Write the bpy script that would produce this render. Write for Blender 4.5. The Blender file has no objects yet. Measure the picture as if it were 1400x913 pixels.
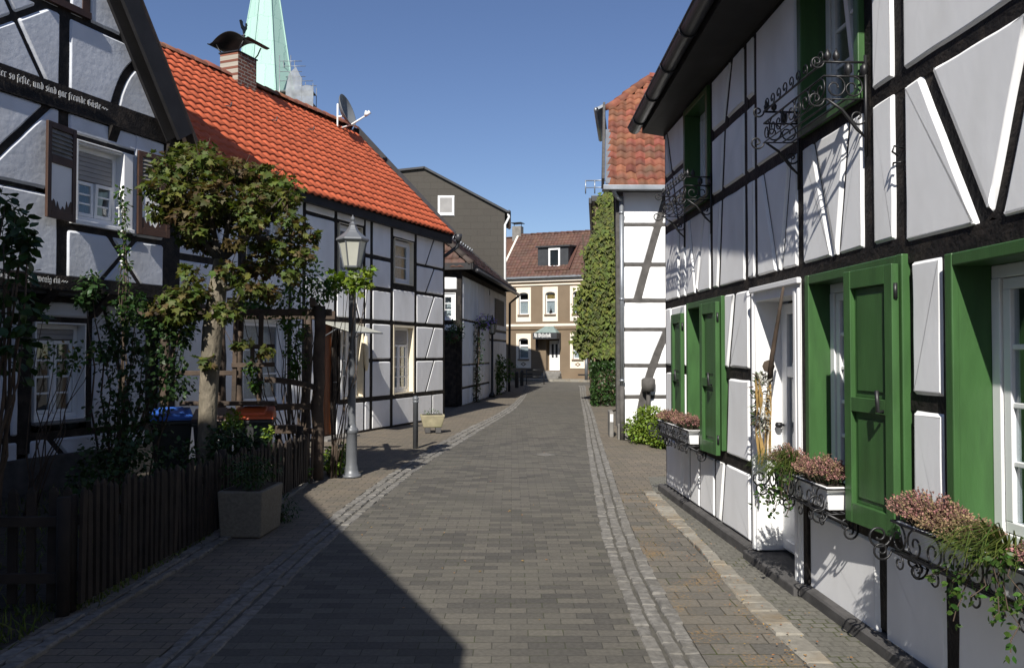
import bpy, bmesh, math, random
from mathutils import Vector, Matrix, noise
R = random.Random(7)
rad = math.radians
SC = bpy.context.scene
COL = SC.collection

# ------------------------------------------------------------------ mesh builder
class MB:
    def __init__(s):
        s.v = []; s.f = []; s.sm = []; s.rn = []
    def add(s, pts, faces, smooth=False, rn=None):
        o = len(s.v); s.v.extend([tuple(p) for p in pts])
        r = R.random() if rn is None else rn
        for f in faces:
            s.f.append([i + o for i in f]); s.sm.append(smooth); s.rn.append(r)
    def box(s, x0, x1, y0, y1, z0, z1, rn=None):
        x0, x1 = min(x0, x1), max(x0, x1); y0, y1 = min(y0, y1), max(y0, y1); z0, z1 = min(z0, z1), max(z0, z1)
        s.add([(x0,y0,z0),(x1,y0,z0),(x1,y1,z0),(x0,y1,z0),(x0,y0,z1),(x1,y0,z1),(x1,y1,z1),(x0,y1,z1)],
              [(0,3,2,1),(4,5,6,7),(0,1,5,4),(1,2,6,5),(2,3,7,6),(3,0,4,7)], rn=rn)
    def hexa(s, p, rn=None):          # 8 points, bottom 4 then top 4
        s.add(p, [(0,3,2,1),(4,5,6,7),(0,1,5,4),(1,2,6,5),(2,3,7,6),(3,0,4,7)], rn=rn)
    def bar(s, p, q, w, h, up=(0,0,1), rn=None):
        p = Vector(p); q = Vector(q); d = (q - p).normalized(); up = Vector(up)
        if abs(d.dot(up)) > .99: up = Vector((1,0,0))
        a = d.cross(up).normalized() * w / 2; b = a.cross(d).normalized() * h / 2
        s.hexa([p-a-b, q-a-b, q+a-b, p+a-b, p-a+b, q-a+b, q+a+b, p+a+b], rn)
    def tube(s, pts, r, n=6, cap=True, smooth=True):
        pts = [Vector(p) for p in pts]; m = len(pts)
        if not hasattr(r, '__len__'): r = [r] * m
        t0 = (pts[1] - pts[0]).normalized()
        a = t0.orthogonal().normalized(); vs = []
        for i in range(m):
            t = (pts[min(i+1, m-1)] - pts[max(i-1, 0)]).normalized()
            a = (a - t * a.dot(t))
            a = a.normalized() if a.length > 1e-6 else t.orthogonal().normalized()
            b = t.cross(a)
            for k in range(n):
                an = 2 * math.pi * k / n
                vs.append(pts[i] + (a * math.cos(an) + b * math.sin(an)) * r[i])
        fs = [(i*n+k, i*n+(k+1) % n, (i+1)*n+(k+1) % n, (i+1)*n+k) for i in range(m-1) for k in range(n)]
        if cap:
            fs.append(tuple(range(n-1, -1, -1))); fs.append(tuple(range((m-1)*n, m*n)))
        s.add(vs, fs, smooth)
    def lathe(s, prof, n=12, c=(0,0,0), smooth=True, phase=0.):
        vs = []; m = len(prof)
        for r, z in prof:
            for k in range(n):
                a = 2 * math.pi * k / n + phase
                vs.append((c[0] + r*math.cos(a), c[1] + r*math.sin(a), c[2] + z))
        fs = [(i*n+k, i*n+(k+1) % n, (i+1)*n+(k+1) % n, (i+1)*n+k) for i in range(m-1) for k in range(n)]
        fs.append(tuple(range(n-1, -1, -1))); fs.append(tuple(range((m-1)*n, m*n)))
        s.add(vs, fs, smooth)
    def prism(s, poly, fn, t0, t1, rn=None):   # poly of (a,b); fn(a,b,t)->point
        n = len(poly)
        vs = [fn(a, b, t0) for a, b in poly] + [fn(a, b, t1) for a, b in poly]
        s.add(vs, [tuple(range(n-1, -1, -1)), tuple(range(n, 2*n))] + [(i, (i+1) % n, n+(i+1) % n, n+i) for i in range(n)], rn=rn)
    def build(s, name, mat, parent=None, bevel=0, seg=2, recalc=True, loc=None, rotz=0):
        me = bpy.data.meshes.new(name)
        me.from_pydata(s.v, [], s.f)
        me.polygons.foreach_set('use_smooth', s.sm)
        at = me.attributes.new('rnd', 'FLOAT', 'FACE'); at.data.foreach_set('value', s.rn)
        if recalc:
            bm = bmesh.new(); bm.from_mesh(me); bmesh.ops.recalc_face_normals(bm, faces=bm.faces); bm.to_mesh(me); bm.free()
        me.materials.append(mat)
        o = bpy.data.objects.new(name, me); COL.objects.link(o)
        if parent: o.parent = parent
        if loc: o.location = loc
        if rotz: o.rotation_euler = (0, 0, rotz)
        if bevel:
            b = o.modifiers.new('bevel', 'BEVEL'); b.width = bevel; b.segments = seg; b.limit_method = 'ANGLE'; b.angle_limit = rad(40)
        return o

def tag(o, label=None, cat=None, group=None, kind=None):
    if label: o['label'] = label
    if cat: o['category'] = cat
    if group: o['group'] = group
    if kind: o['kind'] = kind
    return o
def thing(name, label, cat, loc=(0,0,0), rotz=0, group=None):
    o = bpy.data.objects.new(name, None); COL.objects.link(o)
    o.location = loc; o.rotation_euler = (0, 0, rotz); o.empty_display_size = .2
    return tag(o, label, cat, group)
def children_of(o): return [c for c in bpy.data.objects if c.parent == o]
def copy_tree(o, parent=None):
    c = o.copy(); COL.objects.link(c); c.parent = parent
    for ch in children_of(o): copy_tree(ch, c)
    return c

# ------------------------------------------------------------------ materials
class NT:
    def __init__(s, m):
        s.n = m.node_tree.nodes; s.l = m.node_tree.links
    def new(s, t, **k):
        n = s.n.new(t)
        for a, b in k.items():
            if a.startswith('_'): n.inputs[a[1:]].default_value = b
            else: setattr(n, a, b)
        return n
    def link(s, a, b): s.l.new(a, b)
def mat(name, base, rough=.7, var=.25, vscale=6., bump=.0, bscale=30., metal=0., spec=.4, rnd=0., stretch=(1,1,1), dirt=None, dscale=1.5, damt=.5, hue=0., detail=5):
    m = bpy.data.materials.new(name); m.use_nodes = True
    t = NT(m); bs = t.n['Principled BSDF']
    bs.inputs['Roughness'].default_value = rough; bs.inputs['Metallic'].default_value = metal
    bs.inputs['Specular IOR Level'].default_value = spec
    tc = t.new('ShaderNodeTexCoord'); mp = t.new('ShaderNodeMapping'); mp.inputs['Scale'].default_value = stretch
    t.link(tc.outputs['Object'], mp.inputs['Vector'])
    n1 = t.new('ShaderNodeTexNoise', _Scale=vscale, _Detail=float(detail)); t.link(mp.outputs[0], n1.inputs['Vector'])
    mr = t.new('ShaderNodeMapRange'); mr.inputs['From Min'].default_value = .3; mr.inputs['From Max'].default_value = .7
    mr.inputs['To Min'].default_value = 1 - var; mr.inputs['To Max'].default_value = 1 + var
    t.link(n1.outputs['Fac'], mr.inputs['Value'])
    hs = t.new('ShaderNodeHueSaturation'); hs.inputs['Color'].default_value = (*base, 1)
    val = mr.outputs[0]
    if rnd:
        at = t.new('ShaderNodeAttribute', attribute_name='rnd')
        m2 = t.new('ShaderNodeMapRange'); m2.inputs['To Min'].default_value = 1 - rnd; m2.inputs['To Max'].default_value = 1 + rnd
        t.link(at.outputs['Fac'], m2.inputs['Value'])
        mu = t.new('ShaderNodeMath', operation='MULTIPLY'); t.link(val, mu.inputs[0]); t.link(m2.outputs[0], mu.inputs[1]); val = mu.outputs[0]
        if hue:
            wn = t.new('ShaderNodeTexWhiteNoise', noise_dimensions='1D'); t.link(at.outputs['Fac'], wn.inputs['W'])
            m3 = t.new('ShaderNodeMapRange'); m3.inputs['To Min'].default_value = .5 - hue; m3.inputs['To Max'].default_value = .5 + hue
            t.link(wn.outputs['Value'], m3.inputs['Value']); t.link(m3.outputs[0], hs.inputs['Hue'])
    t.link(val, hs.inputs['Value'])
    col = hs.outputs['Color']
    if dirt:
        n3 = t.new('ShaderNodeTexNoise', _Scale=dscale, _Detail=6.); t.link(mp.outputs[0], n3.inputs['Vector'])
        rp = t.new('ShaderNodeMapRange'); rp.inputs['From Min'].default_value = .48; rp.inputs['From Max'].default_value = .72
        rp.inputs['To Max'].default_value = damt; t.link(n3.outputs['Fac'], rp.inputs['Value'])
        mx = t.new('ShaderNodeMix', data_type='RGBA'); t.link(rp.outputs[0], mx.inputs[0]); t.link(col, mx.inputs[6]); mx.inputs[7].default_value = (*dirt, 1)
        col = mx.outputs[2]
    t.link(col, bs.inputs['Base Color'])
    if bump:
        n2 = t.new('ShaderNodeTexNoise', _Scale=bscale, _Detail=4.); t.link(mp.outputs[0], n2.inputs['Vector'])
        bp = t.new('ShaderNodeBump'); bp.inputs['Strength'].default_value = min(1, bump * 10) ; bp.inputs['Distance'].default_value = bump * .1
        t.link(n2.outputs['Fac'], bp.inputs['Height']); t.link(bp.outputs[0], bs.inputs['Normal'])
    return m
def leafmat(name, base, rnd=.4, hue=.03, trans=.35, rough=.45):
    m = mat(name, base, rough=rough, var=.15, vscale=3, rnd=rnd, hue=hue, spec=.35)
    t = NT(m); bs = t.n['Principled BSDF']; out = t.n['Material Output']
    tr = t.new('ShaderNodeBsdfTranslucent'); mx = t.new('ShaderNodeMixShader'); mx.inputs[0].default_value = trans
    src = bs.inputs['Base Color'].links[0].from_socket
    g = t.new('ShaderNodeHueSaturation', _Saturation=1.1, _Value=1.2); t.link(src, g.inputs['Color']); t.link(g.outputs[0], tr.inputs['Color'])
    t.link(bs.outputs[0], mx.inputs[1]); t.link(tr.outputs[0], mx.inputs[2]); t.link(mx.outputs[0], out.inputs['Surface'])
    return m
def glassmat(name, tint=(.55,.6,.65)):
    m = bpy.data.materials.new(name); m.use_nodes = True
    t = NT(m); t.n.remove(t.n['Principled BSDF']); out = t.n['Material Output']
    tr = t.new('ShaderNodeBsdfTransparent'); tr.inputs['Color'].default_value = (*tint, 1)
    gl = t.new('ShaderNodeBsdfGlossy'); gl.inputs['Roughness'].default_value = .015; gl.inputs['Color'].default_value = (.95,.97,1,1)
    lw = t.new('ShaderNodeLayerWeight', _Blend=.5); pw = t.new('ShaderNodeMath', operation='POWER'); pw.inputs[1].default_value = 3.; t.link(lw.outputs['Facing'], pw.inputs[0])
    fr = t.new('ShaderNodeMath', operation='MULTIPLY_ADD'); fr.inputs[1].default_value = .6; fr.inputs[2].default_value = .07; t.link(pw.outputs[0], fr.inputs[0])
    tc = t.new('ShaderNodeTexCoord'); nz = t.new('ShaderNodeTexNoise', _Scale=2.2, _Detail=1.); t.link(tc.outputs['Object'], nz.inputs['Vector'])
    bp = t.new('ShaderNodeBump', _Strength=.06, _Distance=.05); t.link(nz.outputs['Fac'], bp.inputs['Height'])
    t.link(bp.outputs[0], gl.inputs['Normal'])
    mx = t.new('ShaderNodeMixShader'); t.link(fr.outputs[0], mx.inputs[0]); t.link(tr.outputs[0], mx.inputs[1]); t.link(gl.outputs[0], mx.inputs[2])
    t.link(mx.outputs[0], out.inputs['Surface']); return m
def brickmat(name, c1, c2, mortar, bw, bh, ms=.006, rough=.8, bump=.004, off=.5, axes='xy', rot=0., dirt=None, damt=.4, dscale=1.2, bias=0., spec=.3, fleck=None, moss=None):
    """procedural bricks/pavers/slates laid in object space"""
    m = bpy.data.materials.new(name); m.use_nodes = True
    t = NT(m); bs = t.n['Principled BSDF']; bs.inputs['Roughness'].default_value = rough; bs.inputs['Specular IOR Level'].default_value = spec
    tc = t.new('ShaderNodeTexCoord'); sep = t.new('ShaderNodeSeparateXYZ'); cmb = t.new('ShaderNodeCombineXYZ')
    t.link(tc.outputs['Object'], sep.inputs[0])
    ax = {'x':0,'y':1,'z':2}
    t.link(sep.outputs[ax[axes[0]]], cmb.inputs[0]); t.link(sep.outputs[ax[axes[1]]], cmb.inputs[1])
    mp = t.new('ShaderNodeMapping'); mp.inputs['Rotation'].default_value = (0,0,rot); t.link(cmb.outputs[0], mp.inputs['Vector'])
    wob = t.new('ShaderNodeTexNoise', _Scale=3.5, _Detail=3.); t.link(mp.outputs[0], wob.inputs['Vector'])
    vm = t.new('ShaderNodeVectorMath', operation='MULTIPLY_ADD'); vm.inputs[1].default_value = (bh*.16, bh*.16, 0)
    t.link(wob.outputs['Color'], vm.inputs[0]); t.link(mp.outputs[0], vm.inputs[2])
    b = t.new('ShaderNodeTexBrick', offset=off, squash=1., _Scale=1.)
    b.inputs['Color1'].default_value = (*c1,1); b.inputs['Color2'].default_value = (*c2,1); b.inputs['Mortar'].default_value = (*mortar,1)
    b.inputs['Mortar Size'].default_value = ms; b.inputs['Mortar Smooth'].default_value = .4; b.inputs['Bias'].default_value = bias
    b.inputs['Brick Width'].default_value = bw; b.inputs['Row Height'].default_value = bh
    t.link(vm.outputs[0], b.inputs['Vector'])
    n1 = t.new('ShaderNodeTexNoise', _Scale=40., _Detail=5.); t.link(mp.outputs[0], n1.inputs['Vector'])
    n2 = t.new('ShaderNodeTexNoise', _Scale=dscale, _Detail=6.); t.link(mp.outputs[0], n2.inputs['Vector'])
    mr = t.new('ShaderNodeMapRange'); mr.inputs['From Min'].default_value=.25; mr.inputs['From Max'].default_value=.75; mr.inputs['To Min'].default_value=.78; mr.inputs['To Max'].default_value=1.22
    t.link(n1.outputs['Fac'], mr.inputs['Value'])
    hs = t.new('ShaderNodeHueSaturation'); t.link(b.outputs['Color'], hs.inputs['Color']); t.link(mr.outputs[0], hs.inputs['Value'])
    col = hs.outputs[0]
    def over(src, colr, lo, hi, amt, col):
        rp = t.new('ShaderNodeMapRange'); rp.inputs['From Min'].default_value=lo; rp.inputs['From Max'].default_value=hi; rp.inputs['To Max'].default_value=amt
        t.link(src, rp.inputs['Value'])
        mx = t.new('ShaderNodeMix', data_type='RGBA'); t.link(rp.outputs[0], mx.inputs[0]); t.link(col, mx.inputs[6]); mx.inputs[7].default_value=(*colr,1)
        return mx.outputs[2]
    if dirt: col = over(n2.outputs['Fac'], dirt, .45, .7, damt, col)
    if fleck:
        n4 = t.new('ShaderNodeTexNoise', _Scale=55., _Detail=2.); t.link(mp.outputs[0], n4.inputs['Vector'])
        n5 = t.new('ShaderNodeTexNoise', _Scale=2.2, _Detail=5.); t.link(mp.outputs[0], n5.inputs['Vector'])
        mm = t.new('ShaderNodeMath', operation='MULTIPLY'); t.link(n4.outputs['Fac'], mm.inputs[0]); t.link(n5.outputs['Fac'], mm.inputs[1])
        col = over(mm.outputs[0], fleck, .31, .38, .4, col)
    if moss:
        n6 = t.new('ShaderNodeTexNoise', _Scale=3., _Detail=3.); t.link(mp.outputs[0], n6.inputs['Vector'])
        mm = t.new('ShaderNodeMath', operation='MULTIPLY'); t.link(n6.outputs['Fac'], mm.inputs[0]); t.link(b.outputs['Fac'], mm.inputs[1])
        col = over(mm.outputs[0], moss, .5, .62, .8, col)
    t.link(col, bs.inputs['Base Color'])
    if bump:
        inv = t.new('ShaderNodeMath', operation='MULTIPLY_ADD'); inv.inputs[1].default_value = -1.; inv.inputs[2].default_value = 1.
        t.link(b.outputs['Fac'], inv.inputs[0])
        ad = t.new('ShaderNodeMath', operation='MULTIPLY_ADD'); ad.inputs[1].default_value=.35; t.link(n1.outputs['Fac'], ad.inputs[0]); t.link(inv.outputs[0], ad.inputs[2])
        bp = t.new('ShaderNodeBump', _Strength=.9, _Distance=bump); t.link(ad.outputs[0], bp.inputs['Height']); t.link(bp.outputs[0], bs.inputs['Normal'])
    return m

M = {}
M['plaster'] = mat('white_plaster', (.835,.835,.83), .85, .05, 2.2, .03, 18, stretch=(1,1,.5), dirt=(.58,.57,.54), dscale=1.7, damt=.5, spec=.2)
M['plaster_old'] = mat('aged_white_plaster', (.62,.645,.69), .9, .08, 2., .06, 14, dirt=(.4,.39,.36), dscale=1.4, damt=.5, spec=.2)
M['timber'] = mat('black_timber', (.013,.011,.010), .7, .5, 9, .09, 40, spec=.25, dirt=(.05,.04,.031), dscale=7, damt=.8)
M['timber_grey'] = mat('grey_timber', (.075,.07,.065), .8, .3, 8, .04, 40)
M['timber_brown'] = mat('brown_weathered_timber', (.062,.043,.03), .8, .4, 7, .06, 30, dirt=(.03,.025,.02), dscale=4, damt=.7, stretch=(1,1,1))
M['fence'] = mat('dark_fence_wood', (.022,.016,.012), .85, .4, 7, .05, 30, rnd=.3)
M['green'] = mat('green_paint', (.042,.105,.032), .42, .13, 5, .03, 40, spec=.4, dirt=(.03,.07,.024), dscale=4, damt=.7, stretch=(3,3,.6))
M['white'] = mat('white_paint', (.78,.78,.77), .4, .05, 3, .006, 50, spec=.45)
M['cream'] = mat('cream_render', (.72,.64,.48), .75, .08, 4, .02, 30)
M['glass'] = glassmat('window_glass', (.8,.84,.86))
M['curtain'] = mat('net_curtain', (.6,.6,.58), .9, .2, 20, 0, 30)
M['greencloth'] = mat('green_curtain', (.10,.17,.13), .9, .2, 20)
M['roller'] = mat('grey_roller_shutter', (.30,.29,.28), .55, .1, 3)
M['brownpaint'] = mat('dark_brown_paint', (.05,.025,.016), .5, .3, 6, .02, 40)
M['iron'] = mat('wrought_iron', (.012,.012,.013), .45, .3, 20, 0, 30, spec=.5)
M['zinc'] = mat('zinc', (.30,.32,.34), .4, .2, 4, metal=.6)
M['zinc_dark'] = mat('dark_gutter_metal', (.035,.036,.04), .45, .2, 4, spec=.5)
M['soffit'] = mat('dark_soffit_wood', (.02,.019,.02), .7, .3, 4, .02, 20)
M['tile'] = mat('orange_roof_tile', (.50,.115,.052), .65, .12, 3, .02, 60, rnd=.11, spec=.25, dirt=(.38,.09,.045), dscale=1.6, damt=.3)
M['tile_old'] = mat('old_red_pantile', (.185,.063,.036), .8, .25, 5, .03, 60, rnd=.3, hue=.012, dirt=(.10,.065,.045), dscale=2.5, damt=.75)
M['tile_brown'] = mat('brown_roof_tile', (.085,.04,.027), .7, .2, 3, .02, 50, rnd=.25, hue=.01, dirt=(.07,.04,.03), dscale=.8, damt=.7)
M['tile_dark'] = mat('dark_roof_tile', (.05,.035,.03), .75, .3, 3, .02, 50, rnd=.4, hue=.02)
M['brick'] = brickmat('chimney_brick', (.24,.09,.055), (.13,.05,.035), (.33,.30,.25), .2, .072, .012, axes='xz')
M['stone'] = mat('grey_stone', (.19,.18,.165), .9, .25, 6, .05, 30, dirt=(.09,.09,.075), dscale=3, damt=.6)
M['plinth'] = mat('dark_plinth_stone', (.065,.062,.06), .85, .3, 8, .04, 40)
M['concrete'] = mat('washed_concrete', (.15,.135,.11), .9, .2, 40, .05, 90, dirt=(.12,.11,.09), dscale=4, damt=.6)
M['sandstone'] = mat('mossy_sandstone', (.28,.25,.16), .9, .25, 8, .06, 30, dirt=(.10,.12,.045), dscale=4, damt=.8)
M['galv'] = mat('grey_lamp_paint', (.125,.132,.142), .42, .12, 5, spec=.5, metal=.15)
M['lampglass'] = mat('frosted_lamp_glass', (.42,.42,.36), .35, .1, 3, spec=.5)
M['bark'] = mat('maple_bark', (.15,.128,.095), .9, .4, 11, .25, 22, stretch=(1,1,.45), dirt=(.09,.085,.06), dscale=5, damt=.7)
M['shaded_limb'] = mat('shaded_maple_limb', (.06,.052,.04), .9, .4, 11, .2, 22)  # darker copy of the bark, with the crown's shade put into the colour
M['twig'] = mat('brown_twig', (.07,.05,.035), .9, .3, 9)
M['maple'] = leafmat('maple_leaf', (.078,.10,.018), .45, .04, .35, .6)
M['maple_red'] = leafmat('maple_leaf_bronze', (.085,.062,.02), .4, .03, .35, .6)
M['leaf'] = leafmat('green_leaf', (.055,.11,.02), .45, .03)
M['leaf_dark'] = leafmat('dark_green_leaf', (.025,.055,.014), .4, .02, .25)
M['leaf_lime'] = leafmat('lime_leaf', (.16,.23,.03), .35, .02)
M['ivy'] = leafmat('ivy_leaf', (.08,.102,.009), .55, .03, .3, .65)
M['hedge'] = leafmat('hedge_leaf', (.03,.065,.014), .5, .02, .25)
M['heather'] = leafmat('heather_bloom', (.31,.16,.135), .45, .03, .2, .8)
M['heather_pale'] = leafmat('heather_pale_bloom', (.28,.20,.11), .4, .03, .2, .8)
M['petal'] = leafmat('lilac_petal', (.32,.22,.6), .3, .03, .4)
M['grassblade'] = leafmat('grass_blade', (.085,.115,.025), .45, .03)
M['soil'] = mat('garden_soil', (.035,.028,.02), .95, .4, 8, .1, 20)
M['copper_grey'] = mat('weathered_canopy_copper', (.17,.22,.205), .6, .2, 3)
M['lid_blue'] = mat('blue_plastic', (.03,.11,.42), .4, .1, 5, .004, 60, spec=.5)
M['lid_red'] = mat('red_orange_plastic', (.62,.10,.02), .4, .1, 5, spec=.5)
M['lid_brown'] = mat('brown_plastic', (.055,.03,.022), .4, .1, 5, spec=.5)
M['bin'] = mat('dark_grey_plastic', (.03,.031,.032), .45, .1, 5, spec=.5)
M['paper'] = mat('pale_sticker', (.7,.7,.68), .5, .05, 5)
M['copper'] = brickmat('green_copper', (.36,.54,.475), (.33,.50,.44), (.25,.41,.36), .8, 2.2, .03, axes='xz', rough=.6, bump=0)
M['dish'] = mat('grey_dish_paint', (.13,.14,.15), .45, .05, 4)
M['slate'] = brickmat('grey_brown_slate', (.060,.054,.045), (.056,.050,.042), (.05,.045,.038), .6, .3, .006, axes='xz', bump=.004, rough=.75)
M['brownrender'] = mat('brown_render', (.175,.13,.085), .85, .1, 1.2, .02, 30, dirt=(.15,.10,.06), dscale=.8, damt=.5)
M['ochre'] = mat('pale_ochre_trim', (.72,.64,.53), .7, .06, 3)
M['slate_dorm'] = mat('dark_slate_cladding', (.03,.032,.036), .6, .2, 4)
M['orangewood'] = mat('orange_varnished_wood', (.17,.05,.013), .4, .35, 5, .02, 30, stretch=(6,6,.6), spec=.5)
M['straw'] = mat('dried_straw', (.42,.27,.09), .9, .3, 12)
M['white_bristle'] = mat('pale_bristle', (.34,.33,.28), .9, .3, 14)
M['letter'] = mat('white_lettering', (.62,.62,.60), .7, .1, 10)
M['road'] = brickmat('road_pavers', (.112,.103,.086), (.056,.053,.048), (.05,.048,.041), .2, .1, .0032, rough=.8, bump=.003, dirt=(.118,.111,.09), damt=.42, dscale=.8, bias=-.15, moss=(.05,.06,.02))
M['walk'] = brickmat('sidewalk_pavers', (.148,.132,.108), (.10,.093,.081), (.06,.054,.042), .22, .16, .005, rough=.85, bump=.004, dirt=(.11,.095,.07), damt=.5, dscale=1.1, fleck=(.36,.20,.05), moss=(.06,.07,.02))
M['walk_left'] = brickmat('left_sidewalk_pavers', (.17,.14,.105), (.12,.105,.085), (.06,.055,.045), .2, .1, .005, rough=.85, bump=.003, dirt=(.10,.09,.07), damt=.5, dscale=.9, moss=(.05,.06,.02))
M['sett'] = mat('granite_sett', (.15,.142,.128), .85, .3, 22, .08, 50, rnd=.12, dirt=(.10,.092,.075), dscale=2, damt=.6)
M['palekerb'] = mat('pale_kerb_stone', (.215,.20,.168), .85, .2, 20, .03, 60, rnd=.18, dirt=(.22,.15,.07), dscale=3, damt=.5)
M['mosaic'] = brickmat('small_dark_setts', (.145,.138,.118), (.115,.11,.095), (.112,.106,.09), .08, .075, .006, rough=.85, bump=.006, dirt=(.13,.125,.10), damt=.4, dscale=1.4, moss=(.055,.065,.02))
M['joint'] = mat('sandy_joint', (.075,.07,.058), .95, .3, 12)
M['litter'] = mat('dry_leaf_litter', (.34,.17,.045), .85, .2, 3, rnd=.4, hue=.03)
M['ground'] = mat('earth', (.10,.09,.075), .95, .3, 2, .05, 15)
# ------------------------------------------------------------------ half-timbering
def clip(poly, p, n):
    out = []; m = len(poly)
    for i in range(m):
        a = poly[i]; b = poly[(i+1) % m]
        da = (a[0]-p[0])*n[0] + (a[1]-p[1])*n[1]; db = (b[0]-p[0])*n[0] + (b[1]-p[1])*n[1]
        if da >= 0: out.append(a)
        if (da > 0 and db < 0) or (da < 0 and db > 0):
            t = da / (da - db); out.append((a[0]+(b[0]-a[0])*t, a[1]+(b[1]-a[1])*t))
    return out
def area(p): return abs(sum(p[i][0]*p[(i+1) % len(p)][1] - p[(i+1) % len(p)][0]*p[i][1] for i in range(len(p)))) / 2
def pad(mb, poly, proud=.018, rr=.013, wob=.006, step=.09, lx=0):
    """one raised plaster infill panel with rounded, hand-trowelled edges"""
    if len(poly) < 3 or area(poly) < .006: return
    a = sum(poly[i][0]*poly[(i+1) % len(poly)][1] - poly[(i+1) % len(poly)][0]*poly[i][1] for i in range(len(poly)))
    if a < 0: poly = poly[::-1]
    pts = []; cr = min(.016, rr*1.1)
    for i in range(len(poly)):
        p = poly[i]; q = poly[(i+1) % len(poly)]; L = math.hypot(q[0]-p[0], q[1]-p[1])
        if L < 1e-4: continue
        c = min(cr, L*.3); ts = [0, c/L] + [t/L for t in [c+(L-2*c)*j/max(1,int((L-2*c)/step)) for j in range(1, max(1,int((L-2*c)/step)))]] + [1-c/L]
        for t in ts: pts.append((p[0]+(q[0]-p[0])*t, p[1]+(q[1]-p[1])*t))
    m = len(pts)
    if m < 4: return
    sx = R.uniform(0, 50)
    sp = []
    for i in range(m):
        a, b, c = pts[i-1], pts[i], pts[(i+1) % m]
        la = math.hypot(b[0]-a[0], b[1]-a[1]); lc = math.hypot(b[0]-c[0], b[1]-c[1])
        k = .3 if max(la, lc) < .03 else 0
        x = b[0]*(1-2*k) + (a[0]+c[0])*k; z = b[1]*(1-2*k) + (a[1]+c[1])*k
        x += wob * noise.noise((b[0]*4+sx, b[1]*4, 1)); z += wob * noise.noise((b[0]*4+sx, b[1]*4, 7))
        sp.append((x, z))
    nr = []
    for i in range(m):
        a, c = sp[i-1], sp[(i+1) % m]; dx, dz = c[0]-a[0], c[1]-a[1]; L = math.hypot(dx, dz) or 1
        nr.append((dz/L, -dx/L))
    def ring(off, y): return [(sp[i][0]+nr[i][0]*off, y, sp[i][1]+nr[i][1]*off) for i in range(m)]
    rings = [ring(.02-lx, .012), ring(-lx, -proud*.35), ring(-lx-rr*.35, -proud*.85), ring(-lx-rr, -proud)]
    vs = [p for r in rings for p in r]
    fs = []
    for k in range(3):
        for i in range(m):
            j = (i+1) % m
            fs.append((k*m+i, k*m+j, (k+1)*m+j, (k+1)*m+i))
    r = R.random()
    mb.add(vs, fs, True, r)
    mb.add(rings[3], [tuple(range(m))], False, r)
def cell(mb, u0, u1, z0, z1, strips=(), **k):
    polys = [[(u0,z0),(u1,z0),(u1,z1),(u0,z1)]]
    for (p, q, w) in strips:
        d = (q[0]-p[0], q[1]-p[1]); L = math.hypot(*d); n = (-d[1]/L, d[0]/L); nw = []
        for P in polys:
            nw.append(clip(P, (p[0]+n[0]*w/2, p[1]+n[1]*w/2), n)); nw.append(clip(P, (p[0]-n[0]*w/2, p[1]-n[1]*w/2), (-n[0], -n[1])))
        polys = nw
    for P in polys: pad(mb, P, **k)
BK = [0]
def beam(mb, p, q, w, y=0., depth=.12, wob=.006):
    BK[0] += 1; y = y + .0006 * (BK[0] % 17)
    d = (q[0]-p[0], q[1]-p[1]); L = math.hypot(*d); t = (d[0]/L, d[1]/L); n = (-t[1], t[0])
    k = max(1, int(L / .3)); s = R.uniform(0, 99); vs = []
    for i in range(k+1):
        c = (p[0]+d[0]*i/k, p[1]+d[1]*i/k)
        a = w/2 + wob*noise.noise((s+i*.8, 0, 0)); b = w/2 + wob*noise.noise((s+i*.8, 9, 0))
        for off in (a, -b):
            for yy in (y, y+depth): vs.append((c[0]+n[0]*off, yy, c[1]+n[1]*off))
    fs = []
    for i in range(k):
        o = i*4; e = o+4
        fs += [(o, e, e+2, o+2), (o+1, o+3, e+3, e+1), (o, o+1, e+1, e), (o+2, e+2, e+3, o+3)]
    fs += [(0,2,3,1), (k*4, k*4+1, k*4+3, k*4+2)]
    mb.add(vs, fs)
def post(mb, u0, u1, z0, z1, **k): beam(mb, ((u0+u1)/2, z0), ((u0+u1)/2, z1), u1-u0, **k)
def rail(mb, u0, u1, z0, z1, **k): beam(mb, (u0, (z0+z1)/2), (u1, (z0+z1)/2), z1-z0, **k)
def brace(mb, pts, w, **k):
    for a, b in zip(pts, pts[1:]): beam(mb, a, b, w, **k)
def arc_pts(pts, n=8):   # quadratic through three points
    a, b, c = pts; cx = 2*b[0]-(a[0]+c[0])/2; cz = 2*b[1]-(a[1]+c[1])/2
    return [((1-t)**2*a[0]+2*t*(1-t)*cx+t*t*c[0], (1-t)**2*a[1]+2*t*(1-t)*cz+t*t*c[1]) for t in [i/n for i in range(n+1)]]
def curved_split(u0, u1, z0, z1, pts, w):
    """left and right polygons of a rectangle cut by a curved brace running up through it"""
    ps = [p for p in pts if z0-.001 <= p[1] <= z1+.001]
    def at(z):
        for a, b in zip(pts, pts[1:]):
            lo, hi = min(a[1], b[1]), max(a[1], b[1])
            if lo <= z <= hi and hi > lo: return a[0]+(b[0]-a[0])*(z-a[1])/(b[1]-a[1])
        return None
    zs = [z0+(z1-z0)*i/6 for i in range(7)]; xs = [at(z) for z in zs]
    if any(x is None for x in xs): return [[(u0,z0),(u1,z0),(u1,z1),(u0,z1)]]
    L = [(u0, z0)] + [(max(u0, x-w/2), z) for x, z in zip(xs, zs)] + [(u0, z1)]
    Rr = [(u1, z1)] + [(min(u1, x+w/2), z) for x, z in list(zip(xs, zs))[::-1]] + [(u1, z0)]
    out = []
    for P in (L, Rr):
        Q = []
        for p in P:
            if not Q or math.hypot(p[0]-Q[-1][0], p[1]-Q[-1][1]) > .004: Q.append(p)
        out.append(Q)
    return out

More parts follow.
